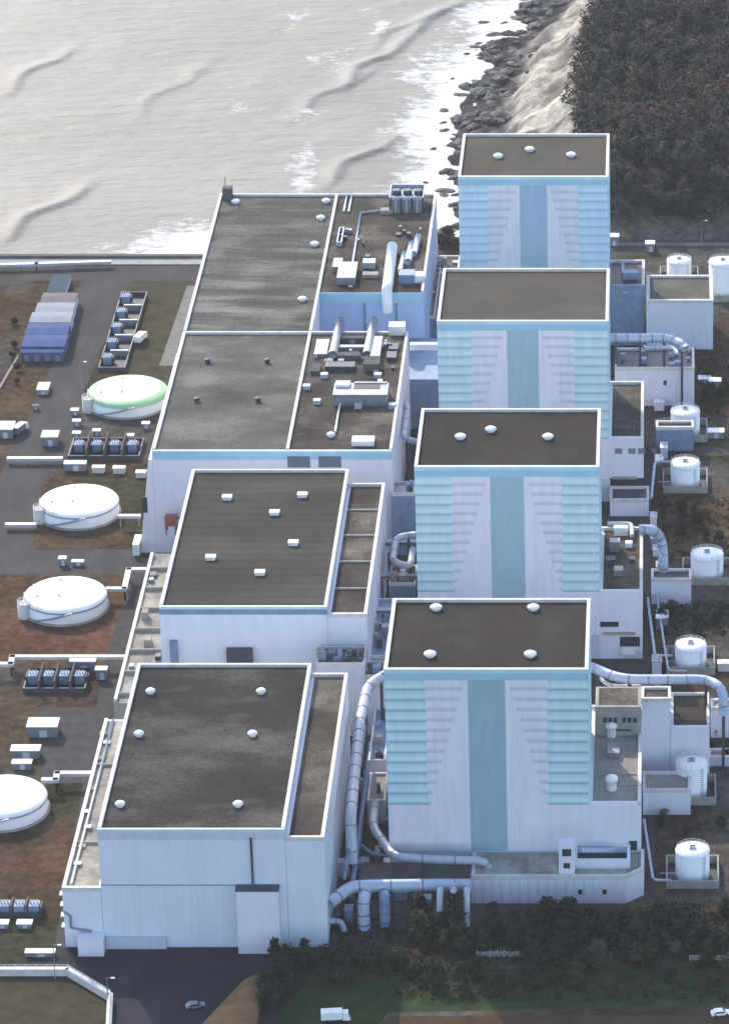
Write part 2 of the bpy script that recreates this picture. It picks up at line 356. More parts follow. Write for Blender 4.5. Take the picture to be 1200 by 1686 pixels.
sheet('road', [(-60,905),(235,905),(215,945),(-60,945)], A1, .012)
sheet('plant_yard', [(40,930),(600,930),(600,1560),(450,1600),(90,1560),(170,1100),(220,930)], PADC, .004)
sheet('plant_yard', [(620,560),(1010,560),(1075,600),(1078,1480),(540,1570),(600,900)], PADC, .0082)
sheet('grass_field', [(215,462),(320,462),(285,620),(160,620)], GR, .006)
sheet('plant_yard', [(60,1165),(170,1165),(140,1290),(70,1290)], PADC, .016)
sheet('road', [(60,1562),(560,1562),(520,1600),(440,1700),(200,1760),(40,1760),(20,1600)], A2, .020)
sheet('grass_field', [(-60,1612),(112,1612),(178,1650),(176,1760),(-60,1760)], GR, .028)
sheet('road', [(1005,368),(1290,368),(1290,420),(1005,420)], A1, .008)
sheet('road', [(640,1674),(1290,1670),(1290,1760),(560,1760)], SOILB, .010)
sheet('kerb', [(62,800),(102,712),(150,590),(176,520),(179,520),(153,590),(105,712),(66,800)], PADC, .020)
sheet('path', [(308,470),(322,470),(288,602),(262,602)], plain('path_concrete', (.17,.16,.145), .95, var=.35, scale=.4), .014)
GRN = plain('green_grass', (.032,.043,.017), .95, var=.55, scale=.18)
sheet('grass_bank', [(440,1660),(470,1600),(600,1600),(1220,1590),(1260,1655),(640,1668),(560,1760),(400,1760)], GRN, .016)
sheet('road', [(1078,735),(1290,735),(1290,750),(1078,750)], PADC, .010)

# ------------------------------------------------------------ building helpers
def vent(root, x, y, z, kind='round', s=1.0):
    s *= .84
    if kind == 'round':
        b = MB().lathe(x, y, [(1.05*s, z), (1.05*s, z+.5), (1.5*s, z+.55), (1.5*s, z+.95), (.9*s, z+1.35), (.1, z+1.5)], 14)
        return b.build('roof_vent', M_['white'], root)
    if kind == 'dark':
        b = MB().lathe(x, y, [(.9*s, z), (.9*s, z+.8), (1.2*s, z+.85), (1.2*s, z+1.1), (.1, z+1.3)], 12)
        return b.build('roof_vent', M_['steel_dark'], root)
    b = MB().box(x-1.5*s, x+1.5*s, y-1*s, y+1*s, z, z+.7).box(x-1.7*s, x+1.7*s, y-1.25*s, y+1.25*s, z+.7, z+1.15)
    return b.build('roof_vent', M_['white'], root)
def flat(root, x0, x1, y0, y1, z0, z1, wall='wall', roof='roof_one', rim='coping', para=.9, t=.85, sides='LRFB'):
    zr = z1 - para
    MB().box(x0, x1, y0, y1, z0, zr).build('wall', M_[wall] if isinstance(wall, str) else wall, root)
    MB().box(x0+t, x1-t, y0+t, y1-t, zr, zr+.06).build('roof', M_[roof], root)
    b = MB(); e = .06
    if 'F' in sides: b.box(x0-e, x1+e, y0-e, y0+t, zr-.25, z1)
    if 'B' in sides: b.box(x0-e, x1+e, y1-t, y1+e, zr-.25, z1)
    if 'L' in sides: b.box(x0-e, x0+t, y0+t, y1-t, zr-.25, z1)
    if 'R' in sides: b.box(x1-t, x1+e, y0+t, y1-t, zr-.25, z1)
    b.build('parapet', M_[rim], root)
    return zr + .06
def windows(root, xs, y, z0, z1, w_, m='dark'):
    for x in xs: MB().box(x-w_/2, x+w_/2, y-.08, y+.1, z0, z1).build('window', M_[m], root)
def railing(name, pts, label, h=1.1, step=3.0, m='steel', cat='railing', group=None, r=.08, parent=None):
    b = MB(); pts = [Vector(p) for p in pts]
    for a, c in zip(pts[:-1], pts[1:]):
        L = (c-a).length; n = max(1, int(L/step))
        for k in range(n+1): p = a + (c-a)*(k/n); b.tube([p, p+Vector((0,0,h))], r, 4, False)
        for hh in (h, h*.5): b.tube([a+Vector((0,0,hh)), c+Vector((0,0,hh))], r, 4, False)
    o = b.build(name, M_[m], parent); return tag(o, label, cat, group) if not parent else o

# ------------------------------------------------------------ reactor buildings
ZR = 59.0
def striped(root, x0, x1, y, ztop, zbase, m):
    me = bpy.data.meshes.new('painted_facade'); L = parent_loc(root)
    rows = 12; ph = (ztop-3.0-14.6*0 - STR0)/rows
    v0 = (zbase - STR0)/ph; v1 = (ztop-3.0-STR0)/ph
    e = .12
    vs = [(x0,y-e,zbase),(x1,y-e,zbase),(x1,y-e,ztop-3.0),(x0,y-e,ztop-3.0),(x0,y,zbase),(x1,y,zbase),(x1,y,ztop-3),(x0,y,ztop-3)]
    fs = [(0,1,2,3),(1,5,6,2),(4,0,3,7),(3,2,6,7)]
    me.from_pydata([(a-L[0], b-L[1], c-L[2]) for a,b,c in vs], [], fs)
    uvl = me.uv_layers.new(name='UVMap'); uvv = {0:(0,v0),1:(1,v0),2:(1,v1),3:(0,v1),4:(0,v0),5:(1,v0),6:(1,v1),7:(0,v1)}
    for lp in me.loops: uvl.data[lp.index].uv = uvv[lp.vertex_index]
    me.materials.append(m); o = bpy.data.objects.new('painted_facade', me); sc.collection.objects.link(o); o.parent = root
STR0 = F(800, 1327, 926)[1]
RB = [ # front y, left px, right px, back y, vents, label, kind of roof
 (1102, 632, 968, 985, [(718,1004),(878,1004),(708,1081),(873,1081)], 'tall striped reactor building nearest the camera, brown roof with four white vents', 'roof_rb', .25),
 (768, 682, 986, 672, [(758,722),(808,710),(902,722)], 'second nearest tall striped reactor building, brown roof with three white vents', 'roof_rb', 0),
 (528, 719, 1001, 441, [], 'tall striped reactor building whose olive brown roof has no vents', 'roof_rb_olive', 0),
 (290, 754, 1001, 219, [(820,259),(872,248),(940,257)], 'farthest tall striped reactor building, beside the dark wood and the rocky shore', 'roof_rb_olive', 0)]
RBX = []
for i, (yf, xl, xr, yb, vents, lab, rf, _) in enumerate(RB):
    X0, Y0 = G(xl, yf, ZR); X1 = G(xr, yf, ZR)[0]; Y1 = G(xl, yb, ZR)[1]; RBX.append((X0, X1, Y0, Y1))
    r = thing('reactor_building', lab, 'reactor building', ((X0+X1)/2, (Y0+Y1)/2, 0), 'striped reactor buildings')
    zr = flat(r, X0, X1, Y0, Y1, 0, ZR, 'wall_plain', rf, 'coping', sides='LRB')
    MB().box(X0-.06, X1+.06, Y0-.10, Y0+.85, ZR-1.1, ZR).build('front_coping', M_['tealrim'], r)
    MB().box(X0-.04, X1+.04, Y0-.22, Y0, ZR-3.0, ZR-1.1).build('fascia', M_['teal'], r)
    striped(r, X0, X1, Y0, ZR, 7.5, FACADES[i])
    for vx, vy in vents: vent(r, *G(vx, vy, zr), zr, 'round', 1.25)
    # stripes also wrap the right hand corner as blue trim; two ladders of small brackets
    b = MB(); 
    for z in np.arange(STR0+1, ZR-4, 3.0): b.box(X1, X1+.12, Y0+1, Y1-1, z, z+1.3)
    b.build('side_cladding_band', M_['tealrim'], r)
    # mid height side block on the right
    XR = -3.8
    YB = Y1 + 1
    side = thing('auxiliary_building', ['beige roofed side block joined to the right of the nearest striped building',
        'side block joined to the right of the second nearest striped building, cluttered roof',
        'side block with brown roof joined to the right of the third striped building',
        'low side block joined to the right of the farthest striped building'][i], 'building', ((X1+XR)/2, Y0, 0), 'side blocks beside the reactor buildings')
    X1s = X1 + .01
    y1 = [G(0, 1162, 21)[1], G(0, 868, 21)[1], G(0, 628, 21)[1], G(0,428,21)[1]][i]
    zs = flat(side, X1s, XR, Y0, y1, 0, 21.2, 'wall' if i < 3 else 'bluesteel', ['roof_beige','roof_strip','roof_strip','steel_dark'][i], 'coping', para=1.0, sides='RB')  # farthest block's blue-grey paint puts the shade of a recess into colour
    if i == 0:
        MB().box(X1s, XR-.9, Y0+.3, Y0+1.1, 20.1, 21.2).build('front_coping', M_['wall'], side)
    else: MB().box(X1s, XR, Y0-.05, Y0+.8, 20.1, 21.25).build('front_coping', M_['wall' if i < 3 else 'bluesteel'], side)
    if i == 0:
        for px, py in ((1006,1212),(1007,1300)):
            x, y = G(px, py, zs); MB().lathe(x, y, [(1.3,zs),(1.3,zs+2.6),(1.7,zs+2.7),(1.5,zs+3.6),(.2,zs+4.1)], 14).build('exhaust_stack', M_['white'], side)
        x, y = G(1010, 1240, zs); MB().box(x-1.5, x+1.5, y-3, y+3, zs, zs+1.6).build('duct_box', M_['steel'], side)
        x, y = G(1035, 1285, zs); MB().frame(x-2.2, x+2.2, y-3, y+3, zs, zs+.25, .2).build('hatch', M_['concrete'], side)
    if i == 1:
        for k, (px, py, w_, d_, h_) in enumerate(((1012,905,3,3,3),(1022,880,4,2,2.5),(1005,930,3,3,2.2),(1018,945,2.5,3,1.8),(1035,900,2,2,1.5),(1040,925,1.5,2,1.2))):
            x, y = G(px, py, zs); MB().box(x-w_/2, x+w_/2, y-d_/2, y+d_/2, zs, zs+h_).build('duct_box', M_[['steel','white','steel_dark'][k % 3]], side)
        MB().tube(rounded([(*G(1000,870,zs),zs+1.5),(*G(1040,870,zs),zs+1.5),(*G(1040,890,zs),zs+1.5)],2), .6).build('roof_pipe', M_['pipe_white'], side)
        x, z = F(1000, 1028, Y0); windows(side, [x], Y0, z-.8, z+.8, 6.2)
        x, z = F(1037, 1056, Y0); windows(side, [x], Y0, z-1.6, z+1.4, 5.6)
        MB().box(x-2.2, x+1.6, Y0-1.2, Y0, z-3.6, z-1.7).build('canopy', M_['white'], side)
    if i == 2:
        for px in (1018, 1040, 1056): 
            x, z = F(px, 742, Y0); windows(side, [x], Y0, z-1, z+.8, 2.2, 'steel')
        x, z = F(1033, 795, Y0); windows(side, [x], Y0, z-1.6, z+1.6, 10.5)
    if i == 3:
        x, y = G(1025, 452, zs); MB().tube(rounded([(x,y+8,zs+1.2),(x,y-2,zs+1.2),(x+6,y-2,zs+1.2)],2), .5).build('roof_pipe', M_['pipe_white'], side)
        x, y = G(1035, 455, zs); MB().box(x-2, x+3, y-3, y, zs, zs+2.5).build('duct_box', M_['bluesteel'], side)
    if i in (1, 2):
        MB().box(X1s+1, XR-2, Y0-.5, Y0, 7.6, 8.4).build('ledge', M_['concrete'], side)

# rooftop block behind the nearest side block, with a row of small dark windows
Z0 = 20.3
Yb = G(0, 1212, Z0)[1]; x0 = G(980, 1212, Z0)[0]; zt = F(980, 1164, Yb)[1]; yk = G(0, 1126, zt)[1]
t = thing('rooftop_block', 'beige block with a row of dark windows and brown roof beside the nearest striped building', 'building', (x0+6, Yb, Z0))
flat(t, x0, -3.9, Yb, yk, 0, zt, 'concrete', 'roof_strip', 'concrete', sides='F')
zz = F(990, 1187, Yb)[1]; windows(t, [x0+2.5+1.35*k for k in range(3)] + [x0+7.5+1.35*k for k in range(3)], Yb, zz-.5, zz+.9, .95)
windows(t, [x0+6.8], Yb, zz-3.0, zz-2.5, 5)

# ------------------------------------------------------------ low front annex of the nearest reactor
YA = G(0, 1488, 0)[1]; YF = RBX[0][2]
xL = F(590, 1455, YA)[0]; xR = F(1060, 1460, YA)[0]
t = thing('front_annex', 'low grey annex with pipes and open bays at the foot of the nearest striped building', 'building', ((xL+xR)/2, YA, 0))
xm = F(775, 1450, YA)[0]; xc = F(1030, 1450, YA)[0]
MB().prism([(xm, YA), (xc, YA), (xR, YA+4), (xR, YF-.1), (xm, YF-.1)], 0, 7.0).build('wall', M_['wall'], t)
MB().prism([(xm+.9, YA+.8), (xc-.3, YA+.8), (xR-.9, YA+4.4), (xR-.9, YF-.2), (xm+.9, YF-.2)], 7.0, 7.06).build('roof', M_['roof_low'], t)
b = MB().box(xm, xc, YA-.05, YA+.8, 6.8, 8.0); b.prism([(xc+.003, YA-.05), (xR+.05, YA+4), (xR-.8, YA+4.3), (xc+.003, YA+.8)], 6.8, 8.0); b.box(xR-.8, xR+.05, YA+4.35, YF-.1, 6.8, 8.0)
b.build('parapet', M_['coping'], t)
MB().box(xL, xm-.01, YA+3, YF-.1, 0, 4.2).build('pipe_deck', M_['concrete_dark'], t)
xa, za = F(920, 1450, YA); xb = F(946, 1450, YA)[0]; zt = F(930, 1392, YA+1)[1]
MB().box(xa, xb, YA+1, YA+4.5, 7.06, zt).build('stair_tower', M_['wall'], t)
windows(t, [(xa+xb)/2], YA+1, 9.5, 11, 1.6); windows(t, [(xa+xb)/2], YA+1, 13, 15, 2.2)
xa = F(950, 1420, YA+6)[0]; xb = F(1032, 1420, YA+6)[0]
MB().box(xa, xb, YA+7, YF-.2, 7.06, 7.4).build('open_bay', M_['dark'], t)
MB().frame(xa-.8, xb+.8, YA+5, YF-.15, 7.06, 9.6, .8).build('bay_wall', M_['wall'], t)
MB().tube([(xa+1, YA+9, 10.1), (xb-3, YA+9, 10.1)], .7).build('bay_pipe', M_['pipe'], t)
windows(t, [F(955,0+1462,YA)[0], F(995,1462,YA)[0]], YA, 2.6, 4.0, 1.0); 
b = MB()
for k in range(14): b.box(xm+.5+k*2.3, xm+.75+k*2.3, YA-.12, YA, 0, 6.8)
b.build('wall_rib', M_['wall_plain'], t)
x_, z_ = F(1042, 1392, YF); windows(t, [x_], YF-.3, 7.8, 10.4, 2.0)
# the lilac plinth wall under the side block is part of the striped building; the dark plate at its foot paints in the shade of a recess
railing('deck_railing', [(xL, YA+3, 4.2), (xm, YA+3, 4.2)], '', 1.1, 2.5, parent=t)

# ------------------------------------------------------------ turbine buildings
ZT = 33.3
def fascia(r, x0, x1, y, z, h=2.4, m='teal'):
    MB().box(x0-.05, x1+.05, y-.2, y, z-h-.9, z-.9).build('fascia', M_[m], r)
# nearest
x0, y0 = G(160, 1365, ZT); x1 = G(468, 1365, ZT)[0]; y1 = G(0, 1092, ZT)[1]; x2 = G(532, 1387, 31)[0]
t = thing('turbine_hall', 'nearest turbine hall, dark grey roof with six round white vents and blank blue white wall', 'turbine hall', ((x0+x1)/2, y0, 0), 'turbine halls')
zr = flat(t, x0, x1, y0, y1, 0, ZT, 'wall_blue', 'roof_one', 'coping', sides='LRB')
MB().box(x0-.06, x1+.06, y0-.1, y0+.6, ZT-1.0, ZT-.1).build('front_coping', M_['tealrim'], t)
fascia(t, x0, x1, y0, ZT, 2.0, 'wall_plain')
for p in ((248,1142),(430,1142),(229,1212),(416,1212),(198,1328),(392,1328)): vent(t, *G(*p, zr), zr, 'round')
zb = G
yb2 = G(0, 1108, 31)[1]
MB().box(x1+.07, x2, y0-.004, yb2, 0, 30.0).build('side_bay_wall', M_['wall_blue'], t)
MB().box(x1+.9, x2-.85, y0+.8, yb2-.85, 30.0, 30.07).build('side_bay_roof', M_['roof_strip'], t)
MB().box(x2-.85, x2+.06, y0+.8, yb2-.85, 29.8, 31.0).box(x1+.07, x2+.06, yb2-.85, yb2+.06, 29.8, 31.0).box(x1+.07, x2+.06, y0-.06, y0+.8, 29.8, 31).build('side_bay_parapet', M_['coping'], t)
xp_, zp = F(413, 1375, y0); MB().tube([(xp_, y0-.5, 31), (xp_, y0-.5, F(413,1460,y0)[1])], .28, 8).build('drain_pipe', M_['steel_dark'], t)
MB().box(x0, x1-3, y0-.12, y0-.002, F(300,1457,y0)[1]-.25, F(300,1457,y0)[1]).build('joint_strip', M_['steel'], t)
xs = G(553, 1385, 31)
# projecting stair block
yq = y0-3.2; xa, zq = F(388, 1470, yq); xb = F(458, 1470, yq)[0]
MB().box(xa, xb, yq, y0-.13, 0, zq).build('stair_block', M_['wall'], t)
MB().box(xa-.2, xb+.1, yq+.25, y0-.14, zq, zq+.5).build('stair_block_roof', M_['steel_dark'], t)
xa, _ = F(176, 1560, y0); xb = F(275, 1560, y0)[0]
MB().box(xa, xb, y0-1.0, y0-.13, 0, 3.2).build('loading_canopy', M_['wall_plain'], t)
b = MB(); 
for k in range(24): b.box(x0+3+k*1.55, x0+3.22+k*1.55, y0-.1, y0-.001, 3.4, 16.8)
b.build('wall_rib', M_['wall'], t)
xa, _ = F(130, 1580, y0-4); xb = F(172, 1580, y0-4)[0]
MB().box(xa, xb, y0-4.5, y0-.01, 0, 4.5).build('entrance_porch', M_['wall'], t)
# its low annex on the left
xl = F(102, 1465, y0)[0]; ZA = F(110, 1462, y0)[1]
t = thing('hall_annex', 'long low annex with weathered pale roof and clutter left of the nearest turbine hall', 'building', (xl, y0, 0), 'annexes left of the turbine halls')
ya1 = G(0, 1180, ZA)[1]
zr = flat(t, xl, x0-.08, y0-.01, ya1, 0, ZA, 'wall_blue', 'roof_low', 'coping', sides='LF')
for px, py in ((128,1425),(145,1365),(135,1395),(152,1300),(165,1250),(176,1225),(140,1340),(170,1210)):
    x, y = G(px, py, zr); x = min(x, x0-2); MB().box(x-.9, x+.9, y-.9, y+.9, zr, zr+random.uniform(.4,1.3)).build('duct_box', M_[random.choice(['steel','steel_dark','concrete'])], t)
for py in (1262,1390):
    y = G(0, py, zr)[1]; MB().box(xl+.85, x0-.1, y-.25, y+.25, zr, zr+.7).build('roof_beam', M_['concrete'], t)
MB().tube([(xl+2, y0+2, zr+.6), (xl+2.2, ya1-1, zr+.6)], .3, 8).build('roof_pipe', M_['pipe_white'], t)
xs_ = []; b = MB()
for k, (px, py) in enumerate(((104,1500),(116,1508),(117,1527),(130,1530),(150,1532),(155,1548))):
    x, z = F(px, py, y0); xs_.append((x, y0-.35, z))
b.tube(xs_, .3, 6, False); b.build('wall_pipe', M_['steel'], t)
for k in range(4): 
    z = 5+3.0*k; MB().box(xl-.9, xl-.01, y0+1, y0+3, z, z+.25).build('landing', M_['white'], t)
# back part of annex, narrower, darker
t = thing('hall_annex', 'cluttered narrow low roof between the nearest turbine hall and the soil yard', 'building', (xl, ya1+10, 0), 'annexes left of the turbine halls')
ya2 = G(0, 1088, 9)[1]
zr = flat(t, xl+3, x0-.1, ya1+.1, y1+8, 0, 10, 'concrete', 'concrete_dark', 'coping', sides='L')
for k in range(16):
    x = random.uniform(xl+4.5, x0-2); y = random.uniform(ya1+3, y1+6); s = random.uniform(.6,1.4)
    MB().box(x-s, x+s, y-s*1.3, y+s*1.3, zr, zr+random.uniform(.8,3)).build('duct_box', M_[random.choice(['steel','bluesteel','white','steel_dark'])], t)

# second
x0, y0 = G(262, 998, ZT); x1 = G(538, 998, ZT)[0]; y1 = G(0, 772, ZT)[1]; x2 = G(603, 1015, 31)[0]
t = thing('turbine_hall', 'second turbine hall, ribbed dark roof with six rectangular white vents', 'turbine hall', ((x0+x1)/2, y0, 0), 'turbine halls')
zr = flat(t, x0, x1, y0, y1, 0, ZT, 'wall_blue', 'roof_two', 'coping', sides='LRB')
MB().box(x0-.06, x1+.06, y0-.1, y0+.6, ZT-1.0, ZT-.1).build('front_coping', M_['tealrim'], t)
fascia(t, x0, x1, y0, ZT, 1.6, 'bluesteel')
for p in ((374,822),(498,818),(452,847),(483,897),(347,921),(428,946)): vent(t, *G(*p, zr), zr, 'box')
yb2 = G(0, 795, 31)[1]
MB().box(x1+.07, x2, y0-.004, yb2, 0, 30.0).build('side_bay_wall', M_['wall_blue'], t)
MB().box(x1+.9, x2-.85, y0+.8, yb2-.85, 30.0, 30.07).build('side_bay_roof', M_['roof_strip'], t)
MB().box(x2-.85, x2+.06, y0+.8, yb2-.85, 29.8, 31.0).box(x1+.07, x2+.06, yb2-.85, yb2+.06, 29.8, 31.0).box(x1+.07, x2+.06, y0-.06, y0+.8, 29.8, 31).build('side_bay_parapet', M_['coping'], t)
b = MB()
for k in range(1, 5): y = y0 + (yb2-y0)*k/5; b.box(x1+.95, x2-.9, y-.3, y+.3, 30.07, 30.5)
b.build('roof_curb', M_['concrete'], t)
xa, za = F(395, 1074, y0); MB().box(xa-3.5, xa+3.5, y0-2, y0-.01, 0, za+1.5).build('machine_room', M_['steel_dark'], t)
xa, za = F(232+55, 1070, y0); MB().box(xa-1, xa+1, y0-1.5, y0-.01, 0, za+3).build('ladder_shaft', M_['bluesteel'], t)
xl2 = G(212, 1060, 10)[0]
t = thing('hall_annex', 'narrow annex with crossing beams and yellowish curb left of the second turbine hall', 'building', (xl2, y0, 0), 'annexes left of the turbine halls')
xl2 = G(218, 1030, 10)[0]
zr = flat(t, xl2, x0-.08, y0-10, y1-6, 0, 10, 'concrete', 'roof_low', 'coping', sides='L')
for k in range(7):
    y = y0-6+k*13; MB().box(xl2+.9, x0-.1, y-.3, y+.3, zr, zr+1.1).build('roof_beam', M_['concrete'], t)
for k in range(12):
    x = random.uniform(xl2+2, x0-2); y = random.uniform(y0-8, y1-10); s = random.uniform(.5,1.2)
    MB().box(x-s, x+s, y-s*1.5, y+s*1.5, zr, zr+random.uniform(.6,2.4)).build('duct_box', M_[random.choice(['steel','steel_dark','concrete'])], t)
x, y = G(282, 862, 12)
c = thing('crane_cabin', 'small red gantry cabin on the annex left of the second turbine hall', 'crane', (x, y, 10))
MB().box(x-1.7, x+1.7, y-2, y+2, 12, 14.2).build('cabin', M_['red'], c)
for sx_ in (-1.4,1.4):
    for sy_ in (-1.7,1.7): MB().box(x+sx_-.2, x+sx_+.2, y+sy_-.2, y+sy_+.2, zr, 12).build('leg', M_['red'], c)
MB().box(x-2.2, x+2.2, y+2.01, y+2.4, 12.5, 13.1).build('beam', M_['red'], c)

# third and fourth share one block
x0, y0 = G(250, 740, ZT); xm = G(475, 740, ZT)[0]; x1 = G(645, 740, ZT)[0]; ym = G(0, 545, ZT)[1]; y1 = G(0, 318, ZT)[1]
t = thing('turbine_hall', 'third turbine hall, pale stained roof with four small dark vents, teal band on its front', 'turbine hall', ((x0+x1)/2, y0, 0), 'turbine halls')
zr = flat(t, x0, xm, y0, ym, 0, ZT, 'wall', 'roof_three', 'coping', sides='LRB')
MB().box(x0-.06, x1+.06, y0-.12, y0-.01, ZT-3.2, ZT-.9).build('fascia', M_['teal'], t)
MB().box(x0-.06, xm, y0-.12, y0+.6, ZT-.88, ZT-.3).box(xm+.003, x1+.06, y0-.12, y0+.6, ZT-.88, ZT-.3).build('front_coping', M_['tealrim'], t)
for p in ((342,597),(440,597),(324,661),(425,661)): vent(t, *G(*p, zr), zr, 'dark')
MB().box(xm+.07, x1, y0, ym, 0, ZT-.9).build('side_bay_wall', M_['wall'], t)
MB().box(xm+.1, x1-.8, y0+.7, ym-.8, ZT-.9, ZT-.83).build('side_bay_roof', M_['roof_strip'], t)
MB().box(x1-.8, x1+.06, y0+.6, ym-.8, ZT-1.1, ZT).box(xm+.07, x1+.06, ym-.8, ym+.06, ZT-1.1, ZT).build('side_bay_parapet', M_['coping'], t)
for px in (492, 543):
    x, z = F(px, 758, y0); MB().box(x-3.3, x+3.3, y0-.15, y0-.001, z-2.2, z+1.4).build('louvre', M_['glass'], t)
# roof clutter on the third hall's right bay
zr = ZT-.83; xx0 = xm+1; 
def rbox(p, w_, d_, h_, name='duct_box', m='steel', z=None, root=None):
    z = zr if z is None else z; x, y = G(*p, z); return MB().box(x-w_/2, x+w_/2, y-d_/2, y+d_/2, z, z+h_).build(name, M_[m], root or t)
for px in (548, 604):
    xa, ya = G(px, 592, zr); yb_ = G(px, 535, zr)[1]
    MB().tube([(xa, ya, zr+1.6), (xa+.5, yb_, zr+1.6)], 1.4).build('exhaust_duct', M_['steel'], t)
    for k in range(6): y = ya + (yb_-ya)*k/5; MB().box(xa-1.6, xa+1.6, y-.2, y+.2, zr, zr+.5).build('duct_support', M_['steel_dark'], t)
for p, a in (((578,562),(8,2,1.6)), ((578,577),(8,2,1.6)), ((575,592),(7,3,2)), ((530,575),(4,12,1)), ((620,580),(3,16,2.2)), ((520,610),(3,6,1.2)), ((560,607),(9,4,1.6)), ((612,605),(5,6,2.4)), ((648,575),(3,5,1.2)), ((645,590),(3,5,1.4))):
    rbox(p, *a, m=random.choice(['steel_dark','steel','concrete_dark']))
rbox((654,548), 5, 4, 3, 'plant_room', 'white'); rbox((598,730), 6.5, 4, 1.6, 'plant_room', 'white')
xa, ya = G(548, 668, zr); xb = G(638, 668, zr)[0]
MB().box(xa, xb, ya, ya+9, zr, zr+3.6).build('cooler_bank', M_['steel'], t)
MB().box(xa+6, xb-2.5, ya+4.5, ya+8.2, zr+3.6, zr+3.7).build('cooler_opening', M_['dark'], t)
MB().box(xa+.5, xa+4.8, ya+5.5, ya+8.8, zr+3.61, zr+4.4).build('cooler_cap', M_['white'], t)
MB().box(xa+6, xb-.5, ya+8.3, ya+8.95, zr+3.61, zr+4.0).build('cooler_rim', M_['pipe_white'], t)
for p in ((534,621),(622,621),(522,664),(590,671),(646,671),(505,640)): rbox(p, 2.2, 2, 1.3, 'roof_fan', 'pipe_white')
MB().tube([(*G(560,668,zr), zr+.8), (*G(552,715,zr), zr+.8)], .35, 8).build('roof_pipe', M_['pipe_white'], t)
vent(t, *G(545,719,zr), zr, 'round', 1.0)
for k in range(22):
    x = random.uniform(xm+2, x1-2); y = random.uniform(G(0,640,zr)[1], ym-2); s = random.uniform(.3,.9)
    MB().box(x-s, x+s, y-s*1.4, y+s*1.4, zr, zr+random.uniform(.5,1.9)).build('duct_box', M_[random.choice(['steel','steel_dark','concrete','pipe_white'])], t)
# low lean-to left of third hall
xa = x0-8.5
l = thing('hall_annex', 'white sloping end block at the left foot of the third turbine hall', 'building', (xa, y0, 0), 'annexes left of the turbine halls')
MB().add([(x0-5,y0,0),(x0-.05,y0,0),(x0-.05,y0,30),(x0-1.2,y0,30),(x0-5,y0+80,0),(x0-.05,y0+80,0),(x0-.05,y0+80,30),(x0-1.2,y0+80,30)],
         [(0,1,2,3),(7,6,5,4),(0,3,7,4),(3,2,6,7),(0,4,5,1)]).build('wall', M_['wall'], l)
MB().box(x0-7.0, x0-5.05, y0-2, y0+5, 0, 3.6).build('porch', M_['white'], l)
windows(l, [x0-3], y0, 13, 18, 1.6)
# fourth
t = thing('turbine_hall', 'farthest turbine hall by the sea, roof with wavy pale streaks and white vents', 'turbine hall', ((x0+xm)/2, ym, 0), 'turbine halls')
zr = flat(t, x0, xm, ym+.1, y1, 0, ZT, 'wall', 'roof_four', 'coping', sides='LRB')
for p in ((388,334),(537,333),(528,361),(518,404),(498,495)): vent(t, *G(*p, zr), zr, 'round', 1.15)
yg = G(0, 478, ZT)[1]; x1b = G(697, 478, ZT)[0]
MB().box(xm+.07, x1b, yg, y1, 0, ZT-.9).build('side_bay_wall', M_['wall_sky'], t)
MB().box(xm+.1, x1b-.8, yg+.1, y1-.8, ZT-.9, ZT-.83).build('side_bay_roof', M_['roof_strip'], t)
MB().box(x1b-.8, x1b+.06, yg, y1-.8, ZT-1.1, ZT).box(xm+.07, x1b+.06, y1-.8, y1+.06, ZT-1.1, ZT).build('side_bay_parapet', M_['coping'], t)
MB().box(xm+.1, x1b+.05, yg-.25, yg-.005, ZT-4.2, ZT-.7).build('fascia', M_['teal'], t)
for px in (600, 652): 
    x, z = F(px, 500, yg); MB().box(x-.35, x+.35, yg-.3, yg, 0, ZT-4.3).build('wall_strip', M_['bluesteel'], t)
# yard floor between: low roof
MB().box(xm+.1, x1+9, ym+.1, yg-.4, 0, 17).build('courtyard_block', M_['bluesteel'], t)
MB().box(x1+.2, RBX[2][0]-.5, ym+2, ym+4, 26, 28).build('link_bridge', M_['wall_blue'], t)
zr = ZT-.83
b = MB(); xa, ya = G(672, 350, zr); 
b.box(xa-6, xa+5, ya, ya+12, zr, zr+4.5); b.build('cooling_unit', M_['steel'], t)
for k in range(3):
    b = MB(); b.lathe(xa-4+k*3.6, ya+6, [(1.5,zr+4.5),(1.5,zr+6),(1.1,zr+6)], 14); b.build('cooling_fan', M_['steel_dark'], t)
for k in range(7): MB().box(xa-6.2+k*1.8, xa-5.6+k*1.8, ya-.4, ya, zr, zr+5.2).build('cooling_post', M_['pipe_white' if k%2 else 'steel_dark'], t)
MB().frame(xa-6.2, xa+5.2, ya+.1, ya+12.2, zr+4.52, zr+5.6, .3).build('cooling_rim', M_['pipe'], t)
xa, ya = G(638, 478, zr); xb, yb_ = G(646, 415, zr)
MB().tube(rounded([(xa, yg-.9, zr-6), (xa, yg-.9, zr+1.8), (xa+.1, ya+1, zr+2.0), (xb, yb_, zr+2.2)], 1.5), 1.7, 16).build('exhaust_duct', M_['white'], t)
for px, py, r_ in ((673,425,1.2),(683,412,1.0),(660,440,.8)):
    xa, ya = G(px, py, zr); MB().tube([(xa, ya-6, zr+1.2), (xa+.6, ya+10, zr+1.2)], r_).build('exhaust_duct', M_['pipe'], t)
for pts in ([(594,352),(575,470)], [(594,352),(655,345)], [(572,320),(566,350)], [(580,320),(574,350)]):
    MB().tube([(*G(*p, zr), zr+.5) for p in pts], .35, 8).build('roof_pipe', M_['pipe'], t)
MB().frame(*[G(551,0+420,zr)[0], G(560,420,zr)[0]], G(0,405,zr)[1], G(0,380,zr)[1], zr, zr+1.5, .4).build('roof_frame', M_['pipe'], t)
